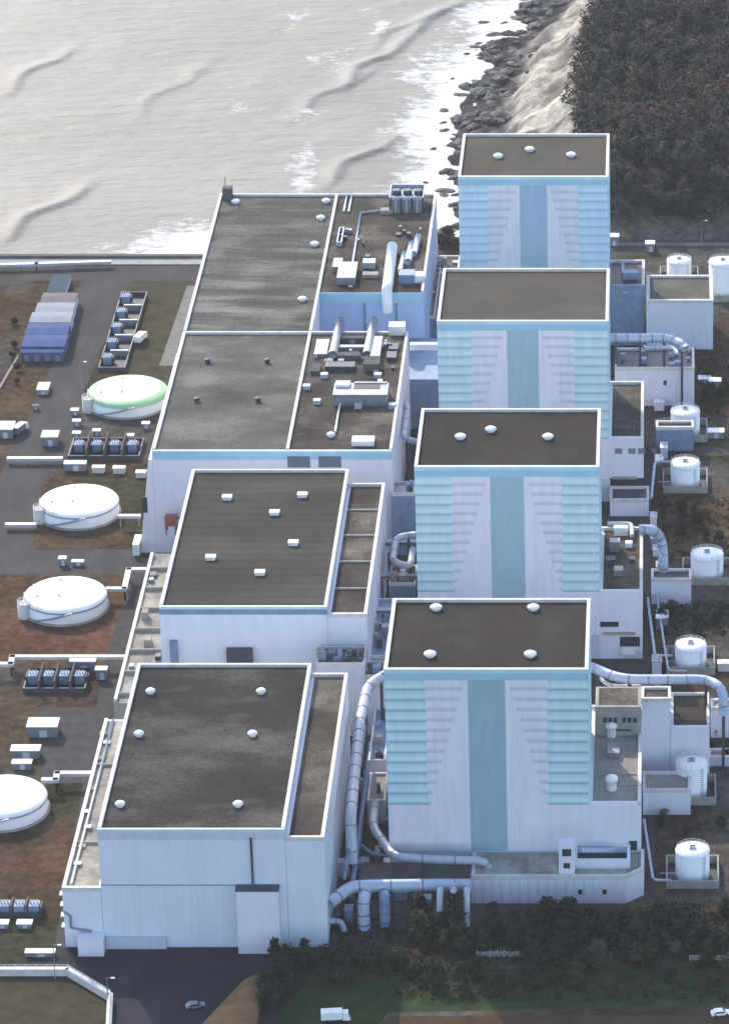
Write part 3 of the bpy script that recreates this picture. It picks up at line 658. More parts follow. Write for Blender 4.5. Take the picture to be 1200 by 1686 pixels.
rbox((572,455), 6, 14, 2.4, 'plant_room', 'steel'); rbox((556,440), 3, 8, 1.8); rbox((608,438), 4, 4, 2, 'duct_box', 'pipe_white'); rbox((610,455), 5, 3, 1.2, 'duct_box', 'concrete'); rbox((637,350), 4, 3, 1.4, 'duct_box', 'concrete')
rbox((690,462), 3, 4, 2.5, 'duct_box', 'white'); rbox((670,462), 5, 5, 3, 'duct_box', 'bluesteel')
for k in range(26):
    x = random.uniform(xm+2, x1b-2); y = random.uniform(yg+2, G(0,375,zr)[1]); s = random.uniform(.3,.8)
    MB().box(x-s, x+s, y-s*1.4, y+s*1.4, zr, zr+random.uniform(.4,1.7)).build('duct_box', M_[random.choice(['steel','steel_dark','concrete','steel_dark'])], t)
xa, ya = x0+1.3, y1-3
MB().box(xa, xa+3.2, ya-1, ya+2, zr, zr+4).build('roof_hut', M_['concrete_dark'], t)
MB().tube([(xa+1, ya, zr+4), (xa+1, ya, zr+8)], .15, 6).build('mast', M_['steel'], t)

# ------------------------------------------------------------ passage between the halls and the reactors: pipework and link blocks
def pipe(label, pts, r, m='pipe', rad=3.0, flanges=0, name='duct', cat='pipe', group='large ducts and pipes', saddle=None):
    t = thing(name, label, cat, pts[0], group); pr = rounded(pts, rad); r *= .9
    MB().tube(pr, r, 16).build('barrel', M_[m], t)
    L = [0]
    for a, b_ in zip(pr[:-1], pr[1:]): L.append(L[-1] + (Vector(b_)-Vector(a)).length)
    for k in range(flanges):
        s = L[-1]*(k+.5)/flanges; i = max(j for j in range(len(L)-1) if L[j] <= s); a, b_ = Vector(pr[i]), Vector(pr[i+1])
        p = a + (b_-a)*((s-L[i])/max(1e-6, L[i+1]-L[i])); d = (b_-a).normalized()*.28
        MB().tube([p-d*.6, p+d*.6], r*1.08, 16).build('flange', M_['steel'], t)
        if saddle is not None and k % 2 == 0 and p.z-r-.3 > saddle: MB().box(p.x-.4, p.x+.4, p.y-.4, p.y+.4, saddle, p.z-r*.9).build('support', M_['steel_dark'], t)
    return t
def P3(px, py, z): return (*G(px, py, z), z)
pipe('white segmented duct running along the gap beside the nearest turbine hall', [P3(640,1108,20)[:2]+(20,), P3(606,1128,20), P3(592,1190,20), P3(577,1345,20), P3(577,1352,20)[:2]+(8,)], 1.55, 'pipe_white', 4, 14, saddle=0)
pipe('white duct bending round the lower left corner of the nearest striped building', [P3(617,1322,9), P3(613,1362,9), P3(648,1412,9), P3(735,1417,9), P3(800,1417,9), P3(806,1417,9)[:2]+(4,)], 1.25, 'pipe_white', 4, 7, saddle=0)
pipe('thin blue grey pipe bending beside the white corner duct', [P3(580,1350,6), P3(584,1385,6), P3(615,1408,6), P3(640,1408,6)], .55, 'bluesteel', 3, 3)
pipe('thick pale horizontal duct leaving the nearest turbine hall towards the front annex', [P3(540,1490,9), P3(556,1477,9), P3(578,1460,9), P3(700,1458,9), P3(775,1458,9)], 1.75, 'pipe', 4, 5, saddle=0)
for k, px in enumerate((726, 748, 770)):
    pipe(['left','middle','right'][k] + ' one of the three short white elbows ending the thick duct', [P3(px,1452,9.5), P3(px-2,1474,9.5), P3(px-3,1482,9.5)[:2]+(2,)], .95, 'pipe_white', 2, 2, name='pipe_elbow', group='short elbows at the front annex')
pipe('wide blue grey downpipe left of its twin in front of the pipe deck', [P3(602,1470,8), P3(598,1484,8), P3(598,1484,8)[:2]+(.2,)], 1.7, 'pipe', 3, 4, name='downpipe', group='downpipes in the shaded gap')
pipe('wide blue grey downpipe right of its twin in front of the pipe deck', [P3(633,1468,8), P3(633,1480,8), P3(633,1480,8)[:2]+(.2,)], 1.5, 'bluesteel', 3, 4, name='downpipe', group='downpipes in the shaded gap')
pipe('short grey pipe stub low on the nearest turbine hall side', [P3(530,1517,3), P3(562,1517,3), P3(566,1517,3)[:2]+(.3,)], .8, 'pipe', 2, 1)
pipe('looped grey pipe between the second turbine hall and second striped building', [P3(690,880,18), P3(652,884,18), P3(646,925,18), P3(675,934,18), P3(679,905,18)], 1.1, 'pipe_white', 4, 6, saddle=0)
pipe('curved grey duct hugging the third turbine hall side wall', [P3(655,655,22), P3(672,668,22), P3(664,722,22), P3(690,728,22)], 1.0, 'pipe', 4, 5, saddle=0)
pipe('big silver duct sweeping right from the nearest striped building to the roadside', [P3(972,1098,24), P3(1022,1119,24), P3(1165,1119,24), P3(1190,1134,24), P3(1192,1150,22)[:2]+(17,)], 1.45, 'pipe', 5, 9, saddle=0)
pipe('slim beige pipe under the big silver duct beside the rooftop block', [P3(984,1112,21), P3(1000,1130,21), P3(1055,1130,21)], .6, 'coping', 3, 3)
pipe('big curved duct dropping from the roof beside the second striped building', [P3(1052,872,22), P3(1076,872,22), P3(1090,890,17), P3(1092,930,12), P3(1092,936,10)], 1.6, 'pipe', 5, 6)
pipe('big pale duct bending right of the third striped building', [P3(1004,556,22), P3(1100,556,22), P3(1122,566,22), P3(1128,574,21)], 1.6, 'pipe', 4, 7, saddle=0)
pipe('thin pale pipe below the big duct beside the third striped building', [P3(1060,572,21), P3(1108,572,21), P3(1116,582,21)], .6, 'pipe', 2, 2)
pipe('grey blue pipe crossing the side roof of the farthest striped building', [P3(1003,462,19), P3(1030,462,19), P3(1030,480,19)], .8, 'pipe', 2, 3)

def block(name, label, xl, xr, yt, yb_, yback, wall='wall', roof='roof_strip', rim='coping', z0=0, cat='building', group=None, sides='LRFB', Y=None, para=.8, t_=.7):
    """front wall from px row yt down to row yb_ (standing on z0), roof back edge at px row yback"""
    Y = G(0, yb_, z0)[1] if Y is None else Y
    x0, zt = F(xl, yt, Y); x1 = F(xr, yt, Y)[0]; y1 = max(G(0, yback, zt)[1], Y+2.0)
    t = thing(name, label, cat, ((x0+x1)/2, (Y+y1)/2, 0), group)
    flat(t, x0, x1, Y, y1, 0, zt, wall, roof, rim, para=para, t=t_, sides=sides)
    return t, x0, x1, Y, y1, zt
# gap blocks: (label, px...) low roofs in shade between the rows
def gap(name, label, xl, xr, yf, yb_, z, wall, roof, clutter=0, group='link blocks in the gap'):
    x0, y0 = G(xl, yf, z); x1 = G(xr, yf, z)[0]; y1 = G(0, yb_, z)[1]
    t = thing(name, label, 'building', ((x0+x1)/2, y0, 0), group)
    zr = flat(t, x0, x1, y0, y1, 0, z, wall, roof, 'coping', para=.7, t=.5)
    for k in range(clutter):
        x = random.uniform(x0+1, x1-1); y = random.uniform(y0+2, y1-2); s = random.uniform(.4, 1.1)
        MB().box(x-s, x+s, y-s*1.2, y+s*1.2, zr, zr+random.uniform(.6, 3)).build('duct_box', M_[random.choice(['steel','steel_dark','bluesteel','concrete'])], t)
    return t
gap('link_block', 'low block with tall dark louvred front between third hall and second striped building', 644, 682, 812, 792, 20, 'bluesteel', 'steel', 3)
gap('link_block', 'cluttered low roof beside the back corner of the third turbine hall', 668, 716, 625, 560, 14, 'wall_plain', 'concrete_dark', 12)
gap('link_block', 'low blue grey roof between the second turbine hall and second striped building', 640, 684, 960, 930, 14, 'bluesteel', 'concrete_dark', 8)
gap('link_block', 'narrow blue block between the second turbine hall and nearest striped building', 606, 636, 1080, 985, 13, 'bluesteel', 'bluesteel', 7)
gap('link_block', 'small brown roof behind the top of the white segmented duct', 578, 632, 1112, 1088, 18, 'wall_plain', 'concrete_dark', 6)
gap('link_block', 'low shed roof squeezed against the left wall of the nearest striped building', 606, 634, 1252, 1160, 8, 'wall_plain', 'bluesteel', 4)
gap('link_block', 'small pinkish roof against the left wall of the nearest striped building', 604, 634, 1318, 1272, 7, 'wall_plain', 'roof_beige', 1)
gap('link_block', 'shaded low roof between farthest turbine hall and farthest striped building', 706, 752, 470, 420, 10, 'bluesteel', 'concrete_dark', 12)
gap('link_block', 'low connecting block behind the nearest turbine hall with cluttered roof', 520, 600, 1092, 1064, 22, 'wall_plain', 'concrete_dark', 12)
gap('link_block', 'shaded equipment deck beside the farthest turbine hall wall', 700, 716, 520, 440, 12, 'bluesteel', 'steel_dark', 6)

# ------------------------------------------------------------ right hand service buildings
t, x0, x1, Y, y1, zt = block('service_building', 'tall end of the lilac service building under the silver duct', 1056, 1104, 1150, 1285, 1130, 'wall', 'roof_strip', group='service buildings on the right')
t2, a0, a1, Y2, b1, zt2 = block('service_building', 'lower part of the lilac service building with a dark square roof', 1104.5, 1168, 1192, 1286, 1140, 'wall', 'roof_strip', group='service buildings on the right', sides='LRB')
block('service_building', 'lilac block at the right edge below the end of the silver duct', 1170, 1260, 1165, 1215, 1150, 'wall', 'roof_low', group='service buildings on the right')
block('service_building', 'long low grey roof by the lilac service building', 1166, 1260, 1246, 1262, 1232, 'wall_plain', 'roof_low', group='service buildings on the right')
block('service_building', 'low flat lilac building with beige roof in front of a white tank', 1058, 1137, 1300, 1342, 1270, 'wall', 'roof_beige', group='service buildings on the right')
block('service_building', 'low lilac wing between the curved duct and the tall white tank', 1072, 1138, 953, 995, 936, 'wall', 'dark', group='service buildings on the right')
block('service_building', 'pale flat service building with mossy roof behind the farthest reactor side block', 1064, 1174, 494, 575, 452, 'wall_blue', 'roof_three', group='service buildings on the right', t_=1.1)
t, x0, x1, Y, y1, zt = block('service_building', 'white fronted building with open dark equipment roof beside the third striped building', 1012, 1143, 605, 668, 572, 'wall', 'steel_dark', group='service buildings on the right')
zr_ = zt-.75
for k in range(14):
    x = random.uniform(x0+1.5, x1-1.5); y = random.uniform(Y+2, y1-1.5); s = random.uniform(.4, 1.2)
    MB().box(x-s, x+s, y-s, y+s, zr_, zr_+random.uniform(.8, 2.4)).build('duct_box', M_[random.choice(['steel','bluesteel','concrete'])], t)
MB().box(F(1095,625,Y)[0]-.5, F(1095,625,Y)[0]+.5, Y-.1, Y, zt-6, zt-4.4).build('window', M_['dark'], t)
t, x0, x1, Y, y1, zt = block('service_building', 'small blue grey building in front of the cut off white tank', 1080, 1142, 703, 742, 692, 'bluesteel', 'dark', group='service buildings on the right')
block('service_building', 'small low annex at the foot of the third reactor side block', 1004, 1068, 822, 850, 800, 'wall', 'steel_dark', group='service buildings on the right')

# cylindrical tanks in square concrete pits
def cyl_tank(label, px, yb_, rpx, ytop, first=[]):
    x, y = G(px, yb_, 0); sc_ = math.hypot(x, y, HC)/FL; r_ = rpx*sc_*.96; y += r_*.9
    h = F(px, ytop, y)[1]
    t = thing('storage_tank', label, 'storage tank', (x, y, 0), 'cylindrical tanks on the right')
    MB().lathe(x, y, [(r_, 0), (r_, h-.2)], 40).build('shell', M_['tank_white'], t)
    MB().lathe(x, y, [(r_+.12, h-.2), (r_+.12, h), (r_*.6, h+.45), (.05, h+.7)], 40).build('tank_roof', M_['tank_white'], t)
    q_ = r_ + 2.4
    MB().box(x-q_+.5, x+q_-.5, y-q_+.5, y+q_-.5, .02, .06).build('pit_floor', M_['dark'], t)
    MB().frame(x-q_, x+q_, y-q_, y+q_, 0, 2.3, .4).build('pit_wall', M_['concrete'], t)
    b = MB()
    for k in range(int(h/.6)): b.box(x+r_*.6, x+r_*.6+.7, y-r_*.8-.25, y-r_*.8-.1, .6*k+.3, .6*k+.42)
    b.build('ladder', M_['steel'], t)
    MB().frame(x-.8, x+.8, y-.8, y+.8, h+.7, h+1.1, .15).build('hatch', M_['steel'], t)
    railing('top_rail', [(x+(r_-.2)*math.cos(a), y+(r_-.2)*math.sin(a), h) for a in np.linspace(0, 2*math.pi, 17)], '', 1.0, 2, 'white', parent=t, r=.05)
    MB().tube([(x-r_, y-1, 1.2), (x-q_-1.5, y-1, 1.2)], .25, 8).build('tank_pipe', M_['pipe'], t)
    return t
cyl_tank('squat white tank in a concrete pit at the lower right, nearest of its kind', 1140, 1455, 29, 1400)
cyl_tank('white tank partly behind the low lilac building under the silver duct', 1138, 1318, 27, 1256)
cyl_tank('white tank just behind the big silver duct', 1137, 1104, 27, 1062)
cyl_tank('tall white tank at the end of the low lilac wing', 1164, 957, 28, 912)
cyl_tank('white tank with bright top standing alone beside the third side block', 1128, 806, 25, 762)
cyl_tank('white tank behind the small blue grey building', 1128, 722, 25, 676)
cyl_tank('white tank by the far road, left of its twin', 1118, 466, 21, 428)
cyl_tank('white tank by the far road, cut by the right edge', 1190, 492, 24, 430)
# pit-side retaining walls and small kiosks
def kiosk(px, py, w_, d_, h_, label, wall='steel', roof='white', group='small cabins and cabinets'):
    x, y = G(px, py, 0); t = thing('equipment_cabin', label, 'cabin', (x, y, 0), group)
    MB().box(x-w_/2, x+w_/2, y, y+d_, 0, h_).build('body', M_[wall], t)
    MB().box(x-w_/2-.2, x+w_/2+.2, y-.2, y+d_+.2, h_, h_+.3).build('roof', M_[roof], t)
    MB().box(x-w_*.1, x+w_*.1+.4, y-.06, y, .1, min(2.1, h_*.8)).build('door', M_['wall_plain'], t)
    return t
kiosk(70, 1215, 8, 5, 3.2, 'white flat roofed cabin beside the concrete yard above the cut off dome tank')
kiosk(42, 1250, 7.5, 3, 2.4, 'cream cabin in front of the larger white flat roofed cabin')
kiosk(36, 1268, 5, 2, 1.8, 'lowest small pale cabinet just above the cut off dome tank')
kiosk(137, 1108, 7, 3.5, 3.4, 'white cabin hanging at the long white pipe above the nearest transformer yard')
kiosk(167, 1120, 3, 2, 3, 'small grey cabinet right of the white cabin at the long pipe')
kiosk(70, 650, 3.5, 6, 1.6, 'lone beige cabinet on the grass beside the left road', 'concrete', 'coping')
kiosk(58, 675, 1.6, 1.4, 1.2, 'tiny pink box on the grass beside the left road', 'shed_pink', 'shed_pink')
kiosk(124, 776, 6.5, 2.2, 2.4, 'long white cabinet left of the row of small boxes above a dome tank')
for k, (px, py) in enumerate(((162,779),(196,780),(232,787))):
    kiosk(px, py, 3.6 if k < 2 else 3, 2, 1.6, ['left', 'middle', 'right'][k] + ' of three cream boxes in the row behind the white dome tank', 'coping', 'coping')
for k, (px, py, l) in enumerate(((123,684,'upper small white box left of the greenish dome tank'), (126,702,'small white box below left of the greenish dome tank'), (126,722,'lower small white box left of the greenish dome tank'), (159,718,'round topped white box below the greenish dome tank'), (214,726,'pinkish box below right of the greenish dome tank'), (240,706,'grey box between greenish dome tank and turbine hall'))):
    kiosk(px, py, 2.2, 1.6, 1.6, l)
kiosk(82, 735, 5, 5, 3, 'white hut at the left road crossing', 'steel', 'coping'); kiosk(8, 722, 5, 6, 3, 'white hut cut by the left edge of the picture')
kiosk(103, 932, 2, 1.6, 2.2, 'upright white cabinet between the two left dome tanks'); kiosk(128, 932, 3.2, 1.2, 1.2, 'low white cabinet beside the upright one between the dome tanks')
kiosk(66, 1577, 7, 1.6, 1.2, 'long low white barrier beside the hall corner at lower left')
kiosk(40, 1530, 3.5, 2, 1.2, 'small white box below the lower left transformer yard'); kiosk(3, 1530, 3, 2, 1.2, 'small white box at the left edge below the transformer yard')
kiosk(1178, 722, 5, 3, 2, 'white cabin at the right edge beside a brown track'); kiosk(1192, 1106, 3.5, 2.5, 2.2, 'cream cabinet at the right edge by the silver duct', 'coping', 'coping')
kiosk(1070, 415, 3, 3, 3, 'small white cabinet by the far road'); kiosk(1010, 405, 3.5, 3, 3.4, 'pale cabinet right of the farthest striped building by the road')
kiosk(1195, 362, 5, 3, 2.4, 'white cabin at the right edge below the dark wood')
kiosk(1180, 640, 5, 3, 2.4, 'white topped cabin at the right edge among dark shrubs'); kiosk(1160, 632, 4, 3, 1.5, 'pale low cabinet near the right edge beside dark shrubs')

# clutter in the shaded gap and along the right hand service strip
def cabinet(x, y, z, w_, d_, h_, label, wall, top, group):
    t = thing('equipment_cabinet', label, 'cabinet', (x, y, z), group)
    MB().box(x-w_/2, x+w_/2, y-d_/2, y+d_/2, z, z+h_).build('body', M_[wall], t)
    MB().box(x-w_/2-.12, x+w_/2+.12, y-d_/2-.12, y+d_/2+.12, z+h_, z+h_+.18).build('lid', M_[top], t)
    MB().tube(rounded([(x+w_*.2, y, z+h_+.18), (x+w_*.2, y, z+h_+.8), (x+w_*.2+.9, y, z+h_+.8)], .3), .16, 8).build('outlet', M_['pipe'], t)
NUM = ['nearest','second','third','fourth','fifth','sixth','seventh','eighth','ninth','tenth','eleventh','twelfth','thirteenth','fourteenth','fifteenth','sixteenth','seventeenth','eighteenth']
rc = random.Random(12); ysp = sorted(rc.uniform(925, 1000) for _ in range(12))
for k, y in enumerate(ysp): cabinet(rc.uniform(-76.5, -69.5), y, 0, rc.uniform(1.5,3.2), rc.uniform(1.5,4), rc.uniform(1.5,5), NUM[k] + ' grey cabinet in the shaded gap between nearest turbine hall and striped building', rc.choice(['bluesteel','steel','wall_plain']), rc.choice(['steel','pipe','bluesteel']), 'cabinets in the shaded gap')
for k, (px, py, z) in enumerate(((585,1395,0),(600,1430,0),(640,1440,0),(680,1440,0),(660,1480,0),(700,1490,0),(565,1440,0),(575,1515,0))):
    x, y = G(px, py, z); cabinet(x, y, z, rc.uniform(1.6,3.5), 2.5, rc.uniform(1.6,4.0), ['leftmost upper','left','middle','right','lower middle','lower right','far left','lowest left'][k] + ' blue grey cabinet below the corner duct near the pipe deck', rc.choice(['bluesteel','wall_plain']), 'pipe', 'cabinets by the pipe deck')
ysp = sorted(rc.uniform(940, 1300) for _ in range(18))
for k, y in enumerate(ysp): cabinet(rc.uniform(-1.5, 2.6), y, 0, rc.uniform(1.6,3.4), rc.uniform(2,5), rc.uniform(1.5,4.5), NUM[k] + ' grey cabinet counted from the camera along the right side of the side blocks', rc.choice(['wall','steel','wall_plain','bluesteel']), rc.choice(['white','steel','coping']), 'cabinets along the side blocks')
for k, (a, b_, r_) in enumerate((((1066,985),(1078,1080),.45), ((1072,820),(1078,760),.5), ((1060,1350),(1075,1450),.4), ((1080,975),(1100,1105),.35))):
    pipe(['nearest side strip pipe, thin and grey, behind the low lilac wing', 'thin pipe along the side block near the lone white tank', 'thin pipe running to the lowest white tank beside the annex', 'thin pipe passing left of the tank behind the silver duct'][k], [P3(*a, 3), P3((a[0]+b_[0])/2, (a[1]+b_[1])/2, 3), P3(*b_, 3), P3(b_[0]+30, b_[1], 3)], r_, 'pipe_white', 2, 4, saddle=0)
for xx, zz, r_, l in ((-77.0, 12, .5, 'thin pipe along the wall of the nearest turbine hall in the gap, higher one'), (-75.6, 7, .7, 'lower pipe along the wall of the nearest turbine hall in the gap')):
    pipe(l, [(xx, 905, zz), (xx, 940, zz), (xx, 985, zz)], r_, 'bluesteel', 2, 8, saddle=0)
for k, (y0_, y1_) in enumerate(((1048,1062),(1070,1088),(1092,1110))):
    t = thing('pipe_bridge', ['nearest','middle','farthest'][k] + ' small pale pipe bridge spanning the gap beside the second striped building', 'pipe bridge', (-72, y0_, 14), 'pipe bridges in the gap')
    MB().box(-78, -66.5, y0_, y0_+2.2, 14, 14.5).build('deck', M_['steel'], t)
    for j in range(3): MB().tube([(-78, y0_+.4+j*.7, 15), (-66.5, y0_+.4+j*.7, 15)], .28, 8).build('pipe', M_['pipe'], t)
    for xx in (-76, -68.5): MB().box(xx-.3, xx+.3, y0_+.8, y0_+1.4, 0, 14).build('leg', M_['steel_dark'], t)

# ------------------------------------------------------------ dome tanks
def dome_tank(label, px, ybot, rpx, m='tank_white', stair=True):
    x, yb_ = G(px, ybot, 0); s = math.hypot(x, yb_, HC)/FL; r_ = rpx*s; y = yb_ + r_; x = x*y/yb_
    t = thing('dome_tank', label, 'storage tank', (x, y, 0), 'domed white tanks on the left'); h = 3.9
    MB().lathe(x, y, [(r_+.6, 0), (r_+.6, .5), (r_, .5)], 64).build('footing', M_['concrete'], t)
    MB().lathe(x, y, [(r_, .5), (r_, h)], 64).build('shell', M_['tank_white'], t)
    MB().lathe(x, y, [(r_+.15, h-.35), (r_+.15, h), (r_, h+.05)], 64).build('rim', M_['tank_green' if m == 'tank_green' else 'steel'], t)
    prof = [(r_*c, h+.05 + 2.1*math.sqrt(max(0, 1-c*c))) for c in (1,.985,.95,.9,.82,.72,.6,.45,.3,.15,.02)]
    MB().lathe(x, y, prof, 64).build('dome_roof', M_['tank_mint' if m == 'tank_green' else 'tank_white'], t)
    if m == 'tank_green':
        MB().lathe(x, y, [(r_*c, h+.08 + 2.14*math.sqrt(max(0, 1-c*c))) for c in (1,.985,.95,.9,.84,.78)] + [(r_*.775, h+1.2)], 64).build('green_edge', M_['tank_green'], t)
    if stair:
        sx_ = x-r_*.93; sy = y-r_*.52
        MB().lathe(sx_, sy, [(1.9, 0), (1.9, h+.6), (1.6, h+.7)], 16).build('stair_turret', M_['coping'], t)
        railing('stair_rail', [(sx_+1.8*math.cos(a), sy+1.8*math.sin(a), h+.6) for a in np.linspace(0, 6.28, 9)], '', 1.1, 1.5, 'white', parent=t)
    b = MB()
    for k in range(30):
        a = math.pi*1.28 + k*.016*2; zz = .5 + k*(h-.3)/30
        b.box(x+(r_+.7)*math.cos(a)-.5, x+(r_+.7)*math.cos(a)+.5, y+(r_+.7)*math.sin(a)-.3, y+(r_+.7)*math.sin(a)+.3, zz, zz+.12)
    b.build('spiral_stair', M_['steel'], t)
    railing('roof_rail', [(x+(r_-.1)*math.cos(a), y+(r_-.1)*math.sin(a), h) for a in np.linspace(math.pi*1.0, math.pi*1.35, 9)], '', 1.1, 2, 'coping', parent=t)
    for a, rr in ((1.9, .55), (3.6,.7), (4.4,.35)): 
        zx = h+2.1*math.sqrt(1-rr*rr); MB().lathe(x+r_*rr*math.cos(a), y+r_*rr*math.sin(a), [(.5, zx-.4), (.5, zx+.5), (.1, zx+.6)], 10).build('hatch', M_['white'], t)
    return x, y, r_
dome_tank('white dome tank between the left road and the third turbine hall', 133, 873, 65)
dome_tank('white dome tank on reddish soil left of the second turbine hall', 111, 1031, 68)
dome_tank('white dome tank cut by the left edge of the picture', 8, 1371, 73)
dome_tank('dome tank with pale green rim, farthest of the four', 213, 690, 66, 'tank_green')
# pipe gantries of the tanks
def gantry(label, pts, z=3.0, r=.7, m='pipe_white'):
    t = thing('pipe_rack', label, 'pipe', (*pts[0], 0), 'white pipe racks on the left')
    b = MB()
    for (ax, ay), (bx, by) in zip(pts[:-1], pts[1:]):
        L = math.hypot(bx-ax, by-ay); a = math.atan2(by-ay, bx-ax); b.obox((ax+bx)/2, (ay+by)/2, z, z+.9, L+1.3, 1.6, a)
    b.build('pipe_cover', M_[m], t)
    for (ax, ay), (bx, by) in zip(pts[:-1], pts[1:]):
        n = max(1, int(math.hypot(bx-ax, by-ay)/5))
        for k in range(n+1): x, y = ax+(bx-ax)*k/n, ay+(by-ay)*k/n; MB().box(x-.2, x+.2, y-.2, y+.2, 0, z).build('post', M_['concrete'], t)
Gp = lambda l, z=3.5: [G(x, y, z) for x, y in l]
gantry('long cream pipe rack crossing the soil yard left of the nearest turbine hall', Gp([(-60,1094),(18,1094),(20,1082),(205,1082)]), m='coping')
gantry('stepped grey pipe rack from the dome tank to the second turbine hall', Gp([(178,970),(205,970),(212,938),(242,938)]))
gantry('stepped pipe rack joining the cut off dome tank and the nearest hall annex', Gp([(72,1285),(92,1285),(94,1274),(152,1274)]))
gantry('short pipe rack from the dome tank to the third turbine hall foot', Gp([(198,850),(228,850)]))
gantry('thin pipe rack left of the dome tank beside the left road', Gp([(12,864),(56,864)], 1.5), 1.0)
gantry('grey conduit across the left road near the white huts', Gp([(15,756),(100,756)], 1.5), 1.2)
gantry('light blue conduit along the harbour road at the far left', Gp([(-150,440),(60,434),(180,430)], 2), 1.4)

# ------------------------------------------------------------ transformer yards
def transformer(x, y, label, rz=0, proto=[]):
    if not proto:
        t = thing('transformer', label, 'transformer', (x, y, 0), 'transformers in the yards')
        MB().box(x-1.3, x+1.3, y-1.6, y+1.6, .3, 3.0).build('tank', M_['bluesteel'], t)
        for sx_ in (-2.1, 1.31):
            b = MB().box(sx_, sx_+.79, y*0+y-1.5, y+1.5, .55, .62) if 0 else MB()
            for k in range(6): b.box(x+sx_, x+sx_+.79, y-1.4+k*.5, y-1.2+k*.5, .6, 2.6)
            b.box(x+sx_+.3, x+sx_+.5, y-1.5, y+1.4, 2.61, 2.8); b.build('radiator', M_['steel_dark'], t)
        for k in (-1,0,1): MB().lathe(x+k*.8, y, [(.16,3),(.25,3.2),(.16,3.5),(.22,3.7),(.12,4.1)], 8).build('bushing', M_['coping'], t)
        proto.append(t); return t
    t = dup(proto[0], (x, y, 0), rz, label); return t
def yard(label, quad, n, tl, along='x', deep=1.6):
    (xa, ya), (xb, yb_) = G(*quad[0], 0), G(*quad[1], 0)     # front-left, back-right
    t = thing('transformer_yard', label, 'walled yard', ((xa+xb)/2, (ya+yb_)/2, 0), 'transformer yards on the left')
    MB().box(xa+.4, xb-.4, ya+.4, yb_-.4, 0.02, .06).build('floor', M_['dark'], t)
    MB().frame(xa, xb, ya, yb_, 0, deep*1.0, .4).build('yard_wall', M_['steel_dark'], t)
    for k in range(n-1):
        f = (k+1)/n
        if along == 'x': x = xa+(xb-xa)*f; MB().box(x-.25, x+.25, ya+.42, yb_-.42, .06, 3.6).build('fire_wall', M_['concrete_dark'], t)
        else: y = ya+(yb_-ya)*f; MB().box(xa+2.4, xb-.42, y-.5, y+.5, .06, 2.2).build('fire_wall', M_['steel'], t)
    for k in range(n):
        f = (k+.5)/n
        x, y = (xa+(xb-xa)*f, (ya+yb_)/2) if along == 'x' else ((xa+xb)/2-2, ya+(yb_-ya)*f)
        transformer(x, y, f'grey finned transformer {tl}, ' + (['leftmost', 'second from the left', 'third from the left', 'fourth from the left'][k] if along == 'x' else ['nearest', 'second nearest', 'third nearest', 'second farthest', 'farthest'][k]))
yard('dark transformer yard below the long cream pipe rack', ((38,1142),(150,1108)), 4, 'in the yard below the cream pipe rack')
yard('dark transformer yard behind the first dome tank', ((112,758),(238,728)), 4, 'in the yard behind the white dome tank')
yard('narrow dark transformer yard at the lower left edge', ((-30,1514),(72,1496)), 4, 'in the lower left yard')
yard('long dark transformer yard running away on the grass field', ((162,612),(243,487)), 5, 'in the long yard on the grass field', 'y')

# ------------------------------------------------------------ long sheds / containers at the far left
rows = [((35,595),(105,573),'shed_blue',3.6), ((42,574),(112,549),'shed_blue',4.4), ((50,550),(116,530),'shed_blue',4.4), ((56,532),(120,512),'shed_pale',4.6), ((66,512),(124,496),'shed_pale',4.2), ((74,497),(128,480),'shed_pink',4.2), ((84,478),(116,450),'shed_teal',3)]
labs = ['nearest pale blue end shed of the shed row', 'second blue roofed shed of the shed row', 'third blue roofed shed of the shed row, next to the white ones', 'nearer white roofed shed of the shed row', 'farther white roofed shed of the shed row', 'pinkish grey roofed shed in the shed row', 'small grey green shed at the far end of the shed row']
prev = None
for ((a, b_), (c, d_), m, h), lb in zip(rows, labs):
    xa, ya = G(a, b_, 0); xb, yb_ = G(c, d_, h); 
    if prev is not None: ya = prev + .6
    prev = yb_
    t = thing('storage_shed', lb, 'shed', ((xa+xb)/2, (ya+yb_)/2, 0), 'long sheds beside the left road')
    MB().box(xa, xb, ya, yb_, 0, h-.4).build('wall', M_['shed_blue' if m == 'shed_blue' else 'wall_plain'], t)
    MB().add([(xa-.2,ya-.2,h-.4),(xb+.2,ya-.2,h-.4),(xb+.2,(ya+yb_)/2,h-.05),(xa-.2,(ya+yb_)/2,h-.05),(xb+.2,yb_+.2,h-.4),(xa-.2,yb_+.2,h-.4)],
             [(0,1,2,3),(3,2,4,5),(0,3,5),(1,4,2),(0,5,4,1)]).build('roof', M_[m], t)
    n = 4
    for k in range(n): x = xa+(xb-xa)*(k+.5)/n; MB().box(x-.8, x+.8, ya-.06, ya, .1, 2.2).build('door', M_['steel'], t)

